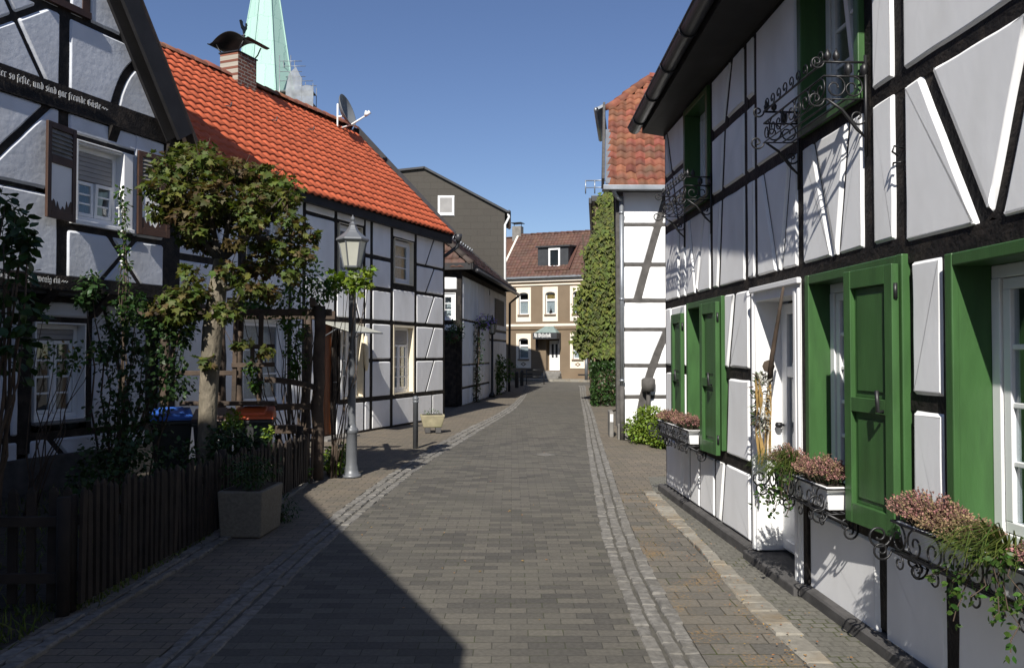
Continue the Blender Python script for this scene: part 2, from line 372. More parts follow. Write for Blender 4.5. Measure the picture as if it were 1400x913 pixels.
# ------------------------------------------------------------------ windows
def window(parent, u0, u1, z0, z1, rec=.1, fw=.06, cols=2, rows=3, reveal='white', frame='white', curtain='curtain', sill=None, rmat='roller', ajar=0, cgap=.0, name='window', roller=0, rev_t=.02, room=True):
    fr = MB(); y = rec
    fr.box(u0, u1, y, y+.06, z0, z0+fw); fr.box(u0, u1, y+.001, y+.061, z1-fw, z1)
    fr.box(u0, u0+fw, y-.002, y+.058, z0+fw, z1-fw); fr.box(u1-fw, u1, y-.002, y+.058, z0+fw, z1-fw)
    w = fr.build(name, M[frame], parent, bevel=.005)
    rv = MB(); t = rev_t
    rv.box(u0-t, u0-.001, -.004, rec+.08, z0-t, z1+t); rv.box(u1+.001, u1+t, -.004, rec+.08, z0-t, z1+t)
    rv.box(u0-t+.002, u1+t-.002, -.002, rec+.079, z1+.001, z1+t-.001); rv.box(u0-t+.002, u1+t-.002, -.002, rec+.079, z0-t+.001, z0-.001)
    rv.build('reveal', M[reveal], w)
    iu0, iu1, iz0, iz1 = u0+fw+.004, u1-fw-.004, z0+fw+.004, z1-fw-.004
    if roller:
        rb = MB(); zz = iz1 - roller; k = int(roller/.05)
        for i in range(k): rb.box(iu0, iu1, y+.0-(i % 2)*.0, y+.012, zz+i*roller/k+.004, zz+(i+1)*roller/k)
        rb.box(iu0, iu1, y+.012, y+.03, zz, iz1)
        rb.build('roller_shutter', M[rmat], w, bevel=.004)
        iz1 = zz - .01
    gl = MB()
    sw = (iu1-iu0)/cols
    for c in range(cols):
        a, b = iu0+c*sw+.004, iu0+(c+1)*sw-.004
        s = MB(); f2 = min(.05, sw*.16); yy = y+.008
        ang = ajar if c == cols-1 else 0
        s.box(a, b, yy, yy+.045, iz0, iz0+f2); s.box(a, b, yy+.001, yy+.046, iz1-f2, iz1)
        s.box(a, a+f2, yy-.001, yy+.044, iz0+f2, iz1-f2); s.box(b-f2, b, yy-.001, yy+.044, iz0+f2, iz1-f2)
        for r in range(1, rows):
            zz = iz0+f2+(iz1-iz0-2*f2)*r/rows
            s.box(a+f2, b-f2, yy+.006, yy+.034, zz-.012, zz+.012)
        so = s.build('sash', M[frame], w, bevel=.004)
        p = MB(); p.box(a+f2*.8, b-f2*.8, yy+.017, yy+.022, iz0+f2*.8, iz1-f2*.8)
        po = p.build('pane', M['glass'], w)
        if ang:
            for o in (so, po):
                o.matrix_local = Matrix.Translation((0, yy+.02, iz0)) @ Matrix.Rotation(ang, 4, 'X') @ Matrix.Translation((0, -yy-.02, -iz0))
    if curtain:
        cb = MB(); n = int((iu1-iu0)/.015); yc = y+.17
        def strip(x0, x1):
            n = max(4, int((x1-x0)/.015)); vs = []
            for i in range(n+1):
                x = x0+(x1-x0)*i/n; yv = yc+.018*math.sin(i*1.1)+.008*noise.noise((x*9, z0, 0))
                vs += [(x, yv, iz0-.02), (x, yv, iz1+.02), (x, yv+.004, iz0-.02), (x, yv+.004, iz1+.02)]
            fs = []
            for i in range(n):
                o = i*4; fs += [(o, o+4, o+5, o+1), (o+2, o+3, o+7, o+6)]
            cb.add(vs, fs, True)
        if cgap: strip(iu0, (iu0+iu1)/2-cgap/2); strip((iu0+iu1)/2+cgap/2, iu1)
        else: strip(iu0, iu1)
        cb.build('curtain', M[curtain], w)
    if room:
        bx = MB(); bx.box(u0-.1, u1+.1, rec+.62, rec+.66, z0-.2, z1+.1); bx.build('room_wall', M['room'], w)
    if sill:
        sb = MB(); sb.hexa([(u0-.05,-.07,z0-.06),(u1+.05,-.07,z0-.06),(u1+.05,rec,z0-.045),(u0-.05,rec,z0-.045),(u0-.05,-.07,z0-.035),(u1+.05,-.07,z0-.035),(u1+.05,rec,z0-.003),(u0-.05,rec,z0-.003)])
        sb.build('sill', M[sill], w, bevel=.005)
    return w
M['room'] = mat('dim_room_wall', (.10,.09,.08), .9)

# ------------------------------------------------------------------ roofs
def tiles(mb, O, U, V, lu, lv, tw=.2, gauge=.25, wave=.022, lift=.028, inside=None, seg=6, jit=.004):
    """pantiles: every tile its own curved sheet, lying on its neighbour below"""
    O = Vector(O); U = Vector(U).normalized(); V = Vector(V).normalized(); N = U.cross(V).normalized()
    if N.z < 0: N = -N
    nu = max(1, round(lu/tw)); nv = max(1, round(lv/gauge)); tw = lu/nu; gauge = lv/nv
    for j in range(nv):
        for i in range(nu):
            if inside and not inside((i+.5)*tw, (j+.5)*gauge): continue
            dn = R.uniform(-jit, jit); dv = R.uniform(-jit, jit)*1.5; tl = R.uniform(-jit, jit); vs = []
            for k in range(seg+1):
                s = k/seg; x = (i+s)*tw + .006*(s-.5)
                h = wave*(.5+.5*math.sin(2*math.pi*(s-.2))) if wave else 0
                h += tl*(s-.5)
                b = O + U*x + V*(j*gauge-.03+dv)
                vs += [b + N*(h-.006+dn), b + N*(h+lift+dn), O + U*x + V*((j+1)*gauge+.005) + N*(h*.96+.006+dn*.5)]
            fs = []
            for k in range(seg):
                o = k*3; fs += [(o, o+3, o+4, o+1), (o+1, o+4, o+5, o+2)]
            mb.add(vs, fs, True)
def slab(mb, pts, th=.08):
    n = (Vector(pts[1])-Vector(pts[0])).cross(Vector(pts[2])-Vector(pts[1])).normalized()*th
    if n.z < 0: n = -n
    k = len(pts); lo = [Vector(p)-n for p in pts]; hi = [Vector(p) for p in pts]
    mb.add(lo+hi, [tuple(range(k-1,-1,-1)), tuple(range(k,2*k))] + [(i,(i+1)%k,k+(i+1)%k,k+i) for i in range(k)])
def ridge_tiles(mb, a, b, r=.1, step=.33):
    a = Vector(a); b = Vector(b); L = (b-a).length; n = int(L/step); d = (b-a)/n; t = d.normalized()
    sd = t.cross(Vector((0,0,1))).normalized(); up = sd.cross(t).normalized()
    for i in range(n):
        rr = r*R.uniform(.95,1.08); vs = []; j = Vector((0,0,R.uniform(-.008,.008)))
        for e, k in ((-.03,1.12),(1.,.92)):
            for q in range(8):
                an = math.pi*q/7
                vs.append(a + d*(i+e) + j + sd*math.cos(an)*rr*k + up*(math.sin(an)*rr*k-.03))
        mb.add(vs, [(q, q+1, 9+q, 8+q) for q in range(7)] + [tuple(range(8))], True)

# ------------------------------------------------------------------ foliage
OVAL = [(0,0),(.28,.3),(.30,.6),(0,1),(-.30,.6),(-.28,.3)]
MAPLE = [(0,0),(.20,.12),(.52,.05),(.36,.34),(.60,.62),(.24,.58),(0,1.05),(-.24,.58),(-.60,.62),(-.36,.34),(-.52,.05),(-.20,.12)]
IVYL = [(0,0),(.42,.12),(.32,.42),(.16,.55),(0,1),(-.16,.55),(-.32,.42),(-.42,.12)]
SLIM = [(0,0),(.12,.3),(.1,.65),(0,1),(-.1,.65),(-.12,.3)]
def leaf(mb, p, d, up, size, shape=OVAL, fold=.15):
    d = Vector(d).normalized(); s = d.cross(Vector(up))
    s = s.normalized() if s.length > 1e-4 else d.orthogonal().normalized()
    n = s.cross(d); p = Vector(p)
    vs = [p + d*(b*size) + s*(a*size) + n*(abs(a)*fold*size - b*b*.12*size) for a, b in shape]
    mb.add(vs, [tuple(range(len(vs)))], False)
def rvec():
    while True:
        v = Vector((R.uniform(-1,1), R.uniform(-1,1), R.uniform(-1,1)))
        if .05 < v.length < 1: return v.normalized()
def blob_leaves(mb, c, rad3, n, size, shape=OVAL, surf=.55, droop=.3, out=.8):
    c = Vector(c)
    for _ in range(n):
        v = rvec(); r = (surf + (1-surf)*R.random()) if R.random() < .8 else R.random()**.5
        p = c + Vector((v.x*rad3[0], v.y*rad3[1], v.z*rad3[2]))*r
        d = (v*out + rvec()*.9 + Vector((0,0,-droop))); up = Vector((0,0,1))*.8 + v*.5 + rvec()*.5
        leaf(mb, p, d, up, size*R.uniform(.6,1.3), shape)
def stems(mb, pts_list, r0, r1):
    for pts in pts_list:
        n = len(pts); mb.tube(pts, [r0+(r1-r0)*i/(n-1) for i in range(n)], 5)
def wander(a, b, n=6, amp=.06):
    a = Vector(a); b = Vector(b); out = []
    for i in range(n+1):
        t = i/n; out.append(a.lerp(b, t) + rvec()*amp*math.sin(math.pi*t))
    return out
def scroll(mb, c, ax, ay, r, turns=1.4, th=.006, start=0., sgn=1, n=22):
    """wrought iron spiral in the plane ax/ay"""
    c = Vector(c); ax = Vector(ax); ay = Vector(ay); pts = []
    for i in range(n+1):
        t = i/n; a = start + sgn*turns*2*math.pi*t; q = r*(1-.78*t)
        pts.append(c + ax*math.cos(a)*q + ay*math.sin(a)*q)
    mb.tube(pts, th, 5)

# ------------------------------------------------------------------ lettering drawn with a broad nib
def _m(x): return [[(x-.1,.84),(x,.96)],[(x,.96),(x,.1)],[(x,.1),(x+.12,.0),(x+.2,.1)]]
def _bowl(x): return [[(x+.36,.86),(x+.16,1.),(x,.84),(x,.12),(x+.15,0),(x+.34,.16)]]
GL = {
 'i': (.42, _m(.1)+[[(.06,1.28),(.14,1.36)]]),
 'n': (.82, _m(.1)+[[(.1,.82),(.34,1.),(.46,.86)]]+[[(.46,.86),(.46,.1)],[(.46,.1),(.58,0),(.66,.1)]]),
 'm': (1.2, _m(.1)+[[(.1,.82),(.34,1.),(.46,.86)],[(.46,.86),(.46,.06)],[(.46,.82),(.7,1.),(.82,.86)],[(.82,.86),(.82,.1),(.94,0),(1.02,.1)]]),
 'u': (.82, [[(0,.84),(.1,.96),(.1,.14),(.24,0),(.44,.16)],[(.36,.84),(.46,.96),(.46,.1),(.58,0),(.66,.1)]]),
 'd': (.66, [[(.1,.84),(.1,.12),(.26,0),(.46,.14),(.48,.8),(.1,1.34)],[(.1,.84),(.26,.98),(.44,.8)]]),
 'a': (.72, _bowl(.1)+[[(.46,.96),(.46,.1),(.58,0),(.64,.08)]]),
 'g': (.72, _bowl(.1)+[[(.46,.96),(.46,-.18),(.28,-.36),(.06,-.28)]]),
 'e': (.6, [[(.4,.16),(.26,0),(.1,.12),(.1,.84),(.26,1.),(.44,.8),(.12,.48)]]),
 'f': (.5, [[(.12,-.25),(.12,1.14),(.28,1.36),(.44,1.26)],[(-.04,.92),(.36,.92)]]),
 's': (.6, [[(.46,.88),(.26,1.),(.1,.8),(.44,.36),(.28,0),(.06,.12)]]),
 'S': (.5, [[(.12,-.2),(.12,1.14),(.28,1.36),(.44,1.26)]]),
 't': (.5, [[(.12,1.2),(.12,.12),(.26,0),(.38,.1)],[(-.02,.92),(.34,.92)]]),
 'r': (.58, _m(.1)+[[(.1,.8),(.28,1.),(.44,.88)]]),
 'w': (1.1, [[(.0,1.1),(.1,.96),(.1,.14),(.24,0),(.44,.16)],[(.42,1.1),(.46,.14),(.62,0),(.84,.2),(.84,.8),(.66,1.)]]),
 'l': (.42, [[(.1,1.42),(.1,.12),(.24,0),(.32,.1)]]),
 'h': (.78, [[(.1,1.42),(.1,.04)],[(.1,.82),(.34,1.),(.46,.86),(.46,.1),(.3,-.22)]]),
 'o': (.66, [[(.1,.84),(.1,.14),(.26,0),(.48,.16),(.48,.84),(.3,1.),(.1,.84)]]),
 'b': (.7, [[(.1,1.42),(.1,.14),(.26,0),(.48,.16),(.48,.82),(.3,1.),(.1,.8)]]),
 'y': (.74, [[(0,.84),(.1,.96),(.1,.14),(.24,0),(.44,.16)],[(.46,.96),(.46,.0),(.14,-.36)]]),
 ',': (.3, [[(.1,.08),(.06,-.16)]]), ' ': (.42, []),
 'G': (1.0, [[(.72,1.2),(.46,1.38),(.14,1.1),(.12,.3),(.36,0),(.7,.2),(.72,.62),(.44,.7)],[(.36,1.1),(.36,.3)]]),
 'A': (.98, [[(.06,1.2),(.26,1.38),(.42,1.1),(.28,.3),(.06,.04)],[(.5,1.38),(.7,1.2),(.7,.12),(.84,0)],[(.3,.6),(.7,.6)]]),
 'W': (1.3, [[(.06,1.34),(.16,1.2),(.16,.2),(.36,0),(.56,.2)],[(.5,1.38),(.58,1.2),(.58,.2),(.78,0),(1.04,.3),(1.04,1.),(.84,1.36)]]),
 '~': (1.9, [[(.2,.4),(.5,.75),(.8,.35),(1.1,.7)],[(.9,.3),(1.2,.65),(1.5,.3),(1.75,.6)]]),
}
def lettering(mb, text, u_end, z, xh, y=-.004, squash=1., th=.004, right=True, u0=None):
    adv = 0
    for ch in text: adv += GL[ch.replace('ä','a') if ch == 'ä' else ch][0]
    x = (u_end - adv*xh*squash) if right else u0
    nx, nz = .085*xh, .07*xh
    for ch in text:
        w, st = GL['a' if ch == 'ä' else ch]
        if ch == 'ä': st = st + [[(.14,1.24),(.2,1.32)],[(.38,1.24),(.44,1.32)]]
        for s in st:
            for k, (a, b) in enumerate(zip(s, s[1:])):
                p = (x+a[0]*xh*squash, z+a[1]*xh); q = (x+b[0]*xh*squash, z+b[1]*xh)
                d = (q[0]-p[0], q[1]-p[1])
                if abs(d[0]*nz - d[1]*nx) < .06*xh*xh*.05: q = (q[0]+.02*xh, q[1]-.02*xh)
                y0 = y - .0003*(k % 4)
                P = [(p[0]-nx,p[1]-nz),(q[0]-nx,q[1]-nz),(q[0]+nx,q[1]+nz),(p[0]+nx,p[1]+nz)]
                mb.add([(a,y0,b) for a,b in P]+[(a,y0+th,b) for a,b in P], [(0,1,2,3),(7,6,5,4),(0,4,5,1),(1,5,6,2),(2,6,7,3),(3,7,4,0)])
        x += w*xh*squash
    return adv*xh*squash
M['net'] = mat('grey_netting', (.30,.32,.34), .9, .25, 1.5)
_t = NT(M['net']); _mx = _t.new('ShaderNodeMixShader'); _mx.inputs[0].default_value = .4; _tr = _t.new('ShaderNodeBsdfTransparent')
_t.link(_t.n['Principled BSDF'].outputs[0], _mx.inputs[1]); _t.link(_tr.outputs[0], _mx.inputs[2]); _t.link(_mx.outputs[0], _t.n['Material Output'].inputs['Surface'])
# ================================================================== SETTING: ground
def interp(pl, y):
    for a, b in zip(pl, pl[1:]):
        if a[1] <= y <= b[1]: return a[0]+(b[0]-a[0])*(y-a[1])/(b[1]-a[1])
    return pl[0][0] if y < pl[0][1] else pl[-1][0]
def smooth_pl(pl, step=.5):
    ys = []; y = pl[0][1]
    while y < pl[-1][1]: ys.append(y); y += step
    ys.append(pl[-1][1])
    return [(sum(interp(pl, yy+d) for d in (-1.2,-.6,0,.6,1.2))/5, yy) for yy in ys]
KLO = smooth_pl([(-1.86,-8),(-1.86,4.2),(-1.9,5.3),(-1.71,9.6),(-1.45,13.1),(-.98,17.3),(-.5,20.3),(.0,25.2),(.36,31),(.6,40)])
KLI = smooth_pl([(-1.56,-8),(-1.57,4.4),(-1.53,7.3),(-1.26,11.6),(-.95,14.1),(-.44,18.4),(.09,22.9),(.42,28),(.7,33.9),(.95,40)])
KRI = smooth_pl([(.71,-8),(.71,4.2),(.72,6.4),(1.21,13),(1.80,20.3),(2.4,28.4),(3.07,36.7),(3.3,40)])
KRO = smooth_pl([(1.01,-8),(1.01,4.2),(1.05,6.7),(1.62,14.4),(2.19,21.5),(2.85,30.9),(3.32,36),(3.65,40)])
def sheet(name, A, B, z, m, kind='structure', y0=-8, y1=40):
    mb = MB(); ys = [y for _, y in KLO if y0 <= y <= y1]
    if ys[0] > y0: ys = [y0]+ys
    if ys[-1] < y1: ys.append(y1)
    vs = []
    for y in ys: vs += [(A(y), y, z), (B(y), y, z)]
    mb.add(vs, [(2*i, 2*i+1, 2*i+3, 2*i+2) for i in range(len(ys)-1)])
    return tag(mb.build(name, m), kind=kind)
klo, kli, kri, kro = [lambda y, P=P: interp(P, y) for P in (KLO, KLI, KRI, KRO)]
g = MB(); n = 24; S = 260
for i in range(n):
    for j in range(n):
        x0, x1, y0, y1 = -S+2*S*i/n, -S+2*S*(i+1)/n, -60+500*j/n, -60+500*(j+1)/n
        g.add([(x0,y0,-.03),(x1,y0,-.03),(x1,y1,-.03),(x0,y1,-.03)], [(0,1,2,3)])
tag(g.build('ground', M['ground']), kind='structure')
sheet('road', lambda y: kli(y)-.01, lambda y: kri(y)+.01, .004, M['road'])
cr = MB(); cr.add([(-30,40,.002),(40,40,.002),(40,55,.002),(-30,55,.002)], [(0,1,2,3)])
tag(cr.build('cross_street', M['road']), kind='structure')
cp = MB()
ca, sa = math.cos(rad(-21.8)), math.sin(rad(-21.8))
for k in range(-16, 20):
    cp.hexa([(2+ca*a-sa*b, 47.5+sa*a+ca*b, z) for z in (-.02,.12) for a, b in ((k,-1.62),(k+.985,-1.62),(k+.985,-.02),(k,-.02))])
tag(cp.build('far_pavement', M['palekerb']), kind='structure')
sheet('left_pavement', lambda y: -2.75 if y < 10.6 else max(-5.2, -1.656-.39*(19.8-y)-.1) if y < 19.8 else interp([(-1.756,19.8),(-1.6,24.4),(-.9,29.3),(-.5,40)], y), lambda y: klo(y)+.012, .006, M['walk_left'])
sheet('right_pavement', lambda y: kro(y)-.012, lambda y: 1.5, .006, M['walk'], y1=9.2)
sheet('right_pavement_far', lambda y: kro(y)-.012, lambda y: interp([(2.2,9.2),(3.9,9.9),(4.5,14.8),(4.6,14.9),(2.4,15.3),(2.6,22),(3.4,24),(3.9,40)], y), .010, M['walk_left'], y0=9.2)
sheet('mosaic_strip', lambda y: 1.62, lambda y: 2.4, .008, M['mosaic'], y1=9.35)
ap = MB()
for y0, y1 in ((9.21, 10.4),): ap.add([(1.62,y0,.014),(3.4,y0,.014),(3.4,y1,.014),(1.75,y1,.014)], [(0,1,2,3)])
tag(ap.build('mosaic_patch', M['mosaic']), kind='structure')
def setts(name, A, B, rows, y0, y1, length, m, zt=.009, jit=.012, ang=0):
    mb = MB()
    for r in range(rows):
        y = y0 + R.uniform(0, length)
        while y < y1:
            L = length*R.uniform(.55, 1.4); far = y > 20
            a = A(y); w = (B(y)-a)/rows
            x0 = a+w*r+.003+R.uniform(0, jit*.5); x1 = a+w*(r+1)-.003-R.uniform(0, jit*.5)
            dx = (A(y+L)-a); z = zt+R.uniform(-.005,.005); t1, t2 = R.uniform(-.004,.004), R.uniform(-.004,.004)
            i = R.uniform(.004,.011); gp_ = R.uniform(.004,.010)
            P = [(x0,y,-.02),(x1,y,-.02),(x1+dx,y+L-gp_,-.02),(x0+dx,y+L-gp_,-.02),
                 (x0,y,z-.009),(x1,y,z-.009),(x1+dx,y+L-gp_,z-.009),(x0+dx,y+L-gp_,z-.009),
                 (x0+i,y+i,z+t1),(x1-i,y+i,z+t2),(x1+dx-i,y+L-gp_-i,z-t1),(x0+dx+i,y+L-gp_-i,z-t2)]
            P = [(p[0]+R.uniform(-.003,.003), p[1]+R.uniform(-.004,.004), p[2]) for p in P]
            mb.add(P, [(0,1,5,4),(1,2,6,5),(2,3,7,6),(3,0,4,7),(4,5,9,8),(5,6,10,9),(6,7,11,10),(7,4,8,11),(8,9,10,11)])
            y += L
    return tag(mb.build(name, m), kind='structure')
sheet('left_gutter_bed', lambda y: klo(y)-.04, lambda y: kli(y)+.04, -.002, M['joint'])
sheet('right_gutter_bed', lambda y: kri(y)-.04, lambda y: kro(y)+.04, -.002, M['joint'])
setts('left_gutter', klo, kli, 3, -2, 40, .15, M['sett'], jit=.026)
setts('right_gutter', kri, kro, 3, -2, 40, .15, M['sett'], jit=.026)
setts('pale_kerb', lambda y: 1.49+.025*math.sin(y*2.1), lambda y: 1.64+.02*math.sin(y*1.7), 1, 0, 9.1, .22, M['palekerb'], .018)
setts('garden_border', lambda y: -2.66+.05*math.sin(y*1.3), lambda y: -2.44+.04*math.sin(y*1.1), 2, 1, 10.3, .17, M['sett'], .03, .03)
gd = MB()
gp = [(-14,-2),(-2.64,-2),(-2.64,10.3),(-3.3,11.2),(-4.9,11.9),(-8.6,3),(-14,3)]
gd.add([(x,y,.0) for x,y in gp], [tuple(range(len(gp)))])
tag(gd.build('garden_soil', M['soil']), kind='structure')
mh = MB(); mh.lathe([(.2,.006),(.2,.010),(.18,.011),(.17,.008),(.02,.008)], 4, (.52,12.7,0))
tag(mh.build('drain_cover', M['sett']), 'small square grey drain cover in the middle of the street', 'drain cover')

fl = MB()
for _ in range(520):
    y0 = 1.5+8*R.random()**1.3; x0 = 1.47+R.gauss(0,.07) if R.random() < .7 else R.uniform(1.1,1.85)
    leaf(fl, (x0,y0,.026+R.random()*.006), (R.uniform(-1,1),R.uniform(-1,1),.12*R.random()), (0,0,1), R.uniform(.008,.02), OVAL)
for _ in range(60): leaf(fl, (R.uniform(-1.4,.7),R.uniform(3.5,13),.012), (R.uniform(-1,1),R.uniform(-1,1),.1), (0,0,1), R.uniform(.012,.03), OVAL)
tag(fl.build('fallen_leaves', M['litter']), 'tiny orange-yellow fallen leaves scattered along the pale kerb stones', 'leaves', kind='stuff')

# ================================================================== NEAR RIGHT HOUSE (green shutters)
r1 = thing('half_timbered_house', 'white half-timbered house with green shutters and heather boxes along the right pavement', 'house', (1.776,9.30,0), rad(-87.24))
T = MB(); P = MB()
ztop = 4.22
# --- timbers
rail(T, -.0, 12, .66, .73, y=.001) if False else None
PAD1 = pad.__defaults__; pad.__defaults__ = (.013, .010, .007, .09, .007)
post(T, 0, .06, .1, ztop)
for a, b in ((1.78,1.88),(2.74,2.83),(2.97,3.05)): post(T, a, b, 2.1, ztop)
post(T, 3.81,3.92,2.1,ztop); post(T, 4.74,4.87,2.1,ztop); post(T, 5.08,5.2,2.1,5.2)
rail(T, 0, 5.2, 2.11, 2.2, y=-.006); rail(T, 5.2, 12, 2.06, 2.17, y=-.006)
rail(T, 0, 12, 2.97, 3.06, y=-.004)
rail(T, 0, .93, 3.56, 3.63); rail(T, 1.88, 2.97, 3.57, 3.66); rail(T, -.05, 5.6, 4.1, ztop, y=-.008)
up_b = {  # cells of the upper storey: (u0,u1) -> braces below / above the sill rail
 (.06,.61): ([], [((.13,4.15),(.60,3.06),.07)]),
 (.70,.88): ([], []), (.94,1.78): ([((1.07,3.0),(1.30,2.2),.055),((1.62,3.0),(1.34,2.2),.055)], None),
 (1.88,2.74): ([((2.16,3.0),(2.05,2.2),.085)], 'split'), (2.83,2.97): ([], 'rail'),
 (3.05,3.81): ([((3.17,3.0),(3.46,2.2),.06),((3.72,3.0),(3.53,2.2),.055)], []),
 (3.92,4.74): ([((4.08,3.0),(4.37,2.2),.06),((4.58,3.0),(4.43,2.2),.055)], None),
 (4.87,5.08): ([], []), (5.2,6.9): ([((5.38,3.0),(5.83,2.17),.105),((6.2,3.05),(5.9,2.17),.09)], []),
 (7.0,8.3): ([], []), (8.4,9.9): ([], []), (10.0,11.9): ([], [])}
for a, b in ((.61,.70),(.88,.94)): post(T, a, b, 2.1, 3.06)
post(T, .885, .94, 3.0, ztop)
brace(T, [(.13,4.15),(.60,3.06)], .07)
for a in (6.9,8.3,9.9,11.9): post(T, a, a+.1, .1, 6.2)
brace(T, [(2.48,4.2),(2.25,3.6),(2.16,3.0),(2.05,2.15)], .085)
for (u0,u1),(lo,hi) in up_b.items():
    zc0, zc1 = (2.2,2.97) if u0 < 5.2 else (2.17,2.97)
    cell(P, u0, u1, zc0, zc1, lo)
    for s in lo:
        if s[2] != .085: brace(T, [s[0],s[1]], s[2])
    zt = 4.12 if u1 < 5.2 else 6.2
    if hi == 'split':
        cell(P, u0, u1, 3.06, 3.57, [((2.25,3.6),(2.16,3.0),.085)]); cell(P, u0, u1, 3.66, zt, [((2.48,4.2),(2.25,3.6),.085)])
    elif hi == 'rail': cell(P, u0, u1, 3.06, 3.57); cell(P, u0, u1, 3.66, zt)
    elif hi is not None:
        if u0 < .93: cell(P, u0, min(u1,.885) if u0 > .5 else .90, 3.06, 3.56, hi) if u0 < .1 else None; cell(P, u0, .885, 3.63, zt, hi) if u0 < .1 else None
        else: cell(P, u0, u1, 3.06, zt)
# --- ground storey
zb = .1
for a, b in ((.72,.78),(1.02,1.07),(1.38,1.43),(1.87,1.93)): post(T, a, b, zb, .66)
rail(T, 0, 1.0, 1.38, 1.47); rail(T, 2.22, 2.98, 1.38, 1.48); rail(T, .4, 2.98, .63, .73, y=-.003); rail(T, 3.98, 5.3, .57, .68, y=-.003); rail(T, 5.2, 5.57, 1.31, 1.40); rail(T, 5.2, 12, .57, .67, y=-.003)
brace(T, [(2.50,2.15),(2.30,1.45),(2.22,.7),(2.08,.1)], .075)
post(T, 2.82,2.89,zb,2.12); post(T, 2.97,3.0,zb,2.1); post(T, .88,1.02,.7,2.1)
post(T, 4.85,4.96,zb,.6); post(T, 5.17,5.25,.32,2.1); post(T, 5.5,5.6,zb,2.1); post(T, 6.75,6.85,zb,2.1)
post(T, 3.93,3.99,.05,2.1, y=-.03)
cell(P, .06,.9,1.47,2.11, [((.30,2.1),(.46,1.4),.05)]); cell(P, .06,.9,.73,1.38)
for a, b in ((.06,.72),(.78,1.02),(1.07,1.38),(1.43,1.87)): cell(P, a, b, zb, .63)
cell(P, 1.93,2.82,zb,.63, [((2.2,.63),(2.08,.1),.075)])
cell(P, 2.22,2.82,.73,1.38, [((2.29,1.4),(2.22,.7),.075)]); cell(P, 2.22,2.82,1.48,2.11, [((2.50,2.15),(2.31,1.45),.075)])
brace(T, [(.30,2.1),(.46,1.4)], .05)
for z0, z1 in ((zb,.63),(.73,1.38),(1.48,2.11)): cell(P, 2.89,2.98,z0,z1, rr=.012)
cell(P, 3.99,4.85,.03,.57, proud=.012); cell(P, 4.96,5.5,.03,.57, proud=.012)
cell(P, 5.25,5.5,.67,1.31); cell(P, 5.25,5.5,1.40,2.06); cell(P, 5.6,6.75,.03,.57, proud=.012)
for a, b in ((6.85,8.3),(8.4,9.9),(10,11.9)):
    for z0, z1 in ((.1,.57),(.67,2.06)): cell(P, a, b, z0, z1)
T.box(4.0,11.9,.03,.12,.0,.09)
pad.__defaults__ = PAD1; T.build('timber_frame', M['timber'], r1); P.build('plaster_infill', M['plaster'], r1, recalc=False)
for u0, u1 in ((-.08,2.98),(3.98,12)):
    pl = MB(); n = int((u1-u0)/.3)
    vs = []
    for k in range(n+1):
        u = u0+(u1-u0)*k/n; dy = .006*noise.noise((u*2,0,0)); zt = .09-max(0,u-3)*.006+.004*noise.noise((u*3,5,0))
        vs += [(u,-.078+dy,-.05),(u,-.078+dy,zt-.012),(u,-.066+dy,zt),(u,.05,zt)]
    pl.add(vs, [f for k in range(n) for o in (4*k,) for f in ((o,o+4,o+5,o+1),(o+1,o+5,o+6,o+2),(o+2,o+6,o+7,o+3))]+[(0,1,2,3),(4*n+3,4*n+2,4*n+1,4*n)])
    pl.build('plinth', M['plinth'], r1)
ws = MB()
ws.box(-.0,.10,.12,6.0,.0,4.2); ws.box(0,12,5.9,6.0,.0,4.2); ws.box(11.9,12,.12,5.9,0,6.2); 
ws.add([(.05,.12,4.2),(.05,6,4.2),(.05,3.05,7.3)], [(0,1,2)])
ws.box(5.6,12,.125,.2,4.2,6.3); ws.box(5.6,5.65,.2,3.,4.3,6.3)
ws.build('outer_wall', M['plaster'], r1)
# eave: soffit boards, gutter, roof
sf = MB(); 
def go(u): return .32+.046*(u+.1)
sf.hexa([(-.12,-go(-.12)+.08,4.19),(5.6,-go(5.6)+.08,4.19),(5.6,.02,4.15),(-.12,.02,4.15),(-.12,-go(-.12)+.08,4.33),(5.6,-go(5.6)+.08,4.33),(5.6,.02,4.33),(-.12,.02,4.33)])
sf.build('soffit', M['soffit'], r1)
gt = MB()
a = Vector((-.2,-go(-.2)-.0,4.27)); b = Vector((5.6,-go(5.6),4.30)); sd = Vector((0,1,0)); r0 = .075
for (r_, flip) in ((r0,1),):
    vs = []
    for e in (a, b):
        for q in range(9):
            an = math.pi + math.pi*q/8
            vs.append(e + sd*math.cos(an)*r_ + Vector((0,0,1))*math.sin(an)*r_)
        for q in range(9):
            an = 2*math.pi - math.pi*q/8
            vs.append(e + sd*math.cos(an)*(r_-.008) + Vector((0,0,1))*math.sin(an)*(r_-.008))
    gt.add(vs, [(i, (i+1) % 18, 18+(i+1) % 18, 18+i) for i in range(18)] + [tuple(range(18))[::-1]], True)
    e = a; gt.add([e+sd*math.cos(math.pi+math.pi*q/8)*r_+Vector((0,0,1))*math.sin(math.pi+math.pi*q/8)*r_ for q in range(9)], [tuple(range(9))])
gt.tube([a+Vector((0,-r0,0)), b+Vector((0,-r0,0))], .011, 6)
for k in range(7):
    e = a.lerp(b, (k+.5)/7)
    gt.tube([e+Vector((0,math.cos(math.pi+math.pi*q/8)*(r0+.006),math.sin(math.pi+math.pi*q/8)*(r0+.006))) for q in range(9)], .009, 5)
gt.build('gutter', M['zinc_dark'], r1)
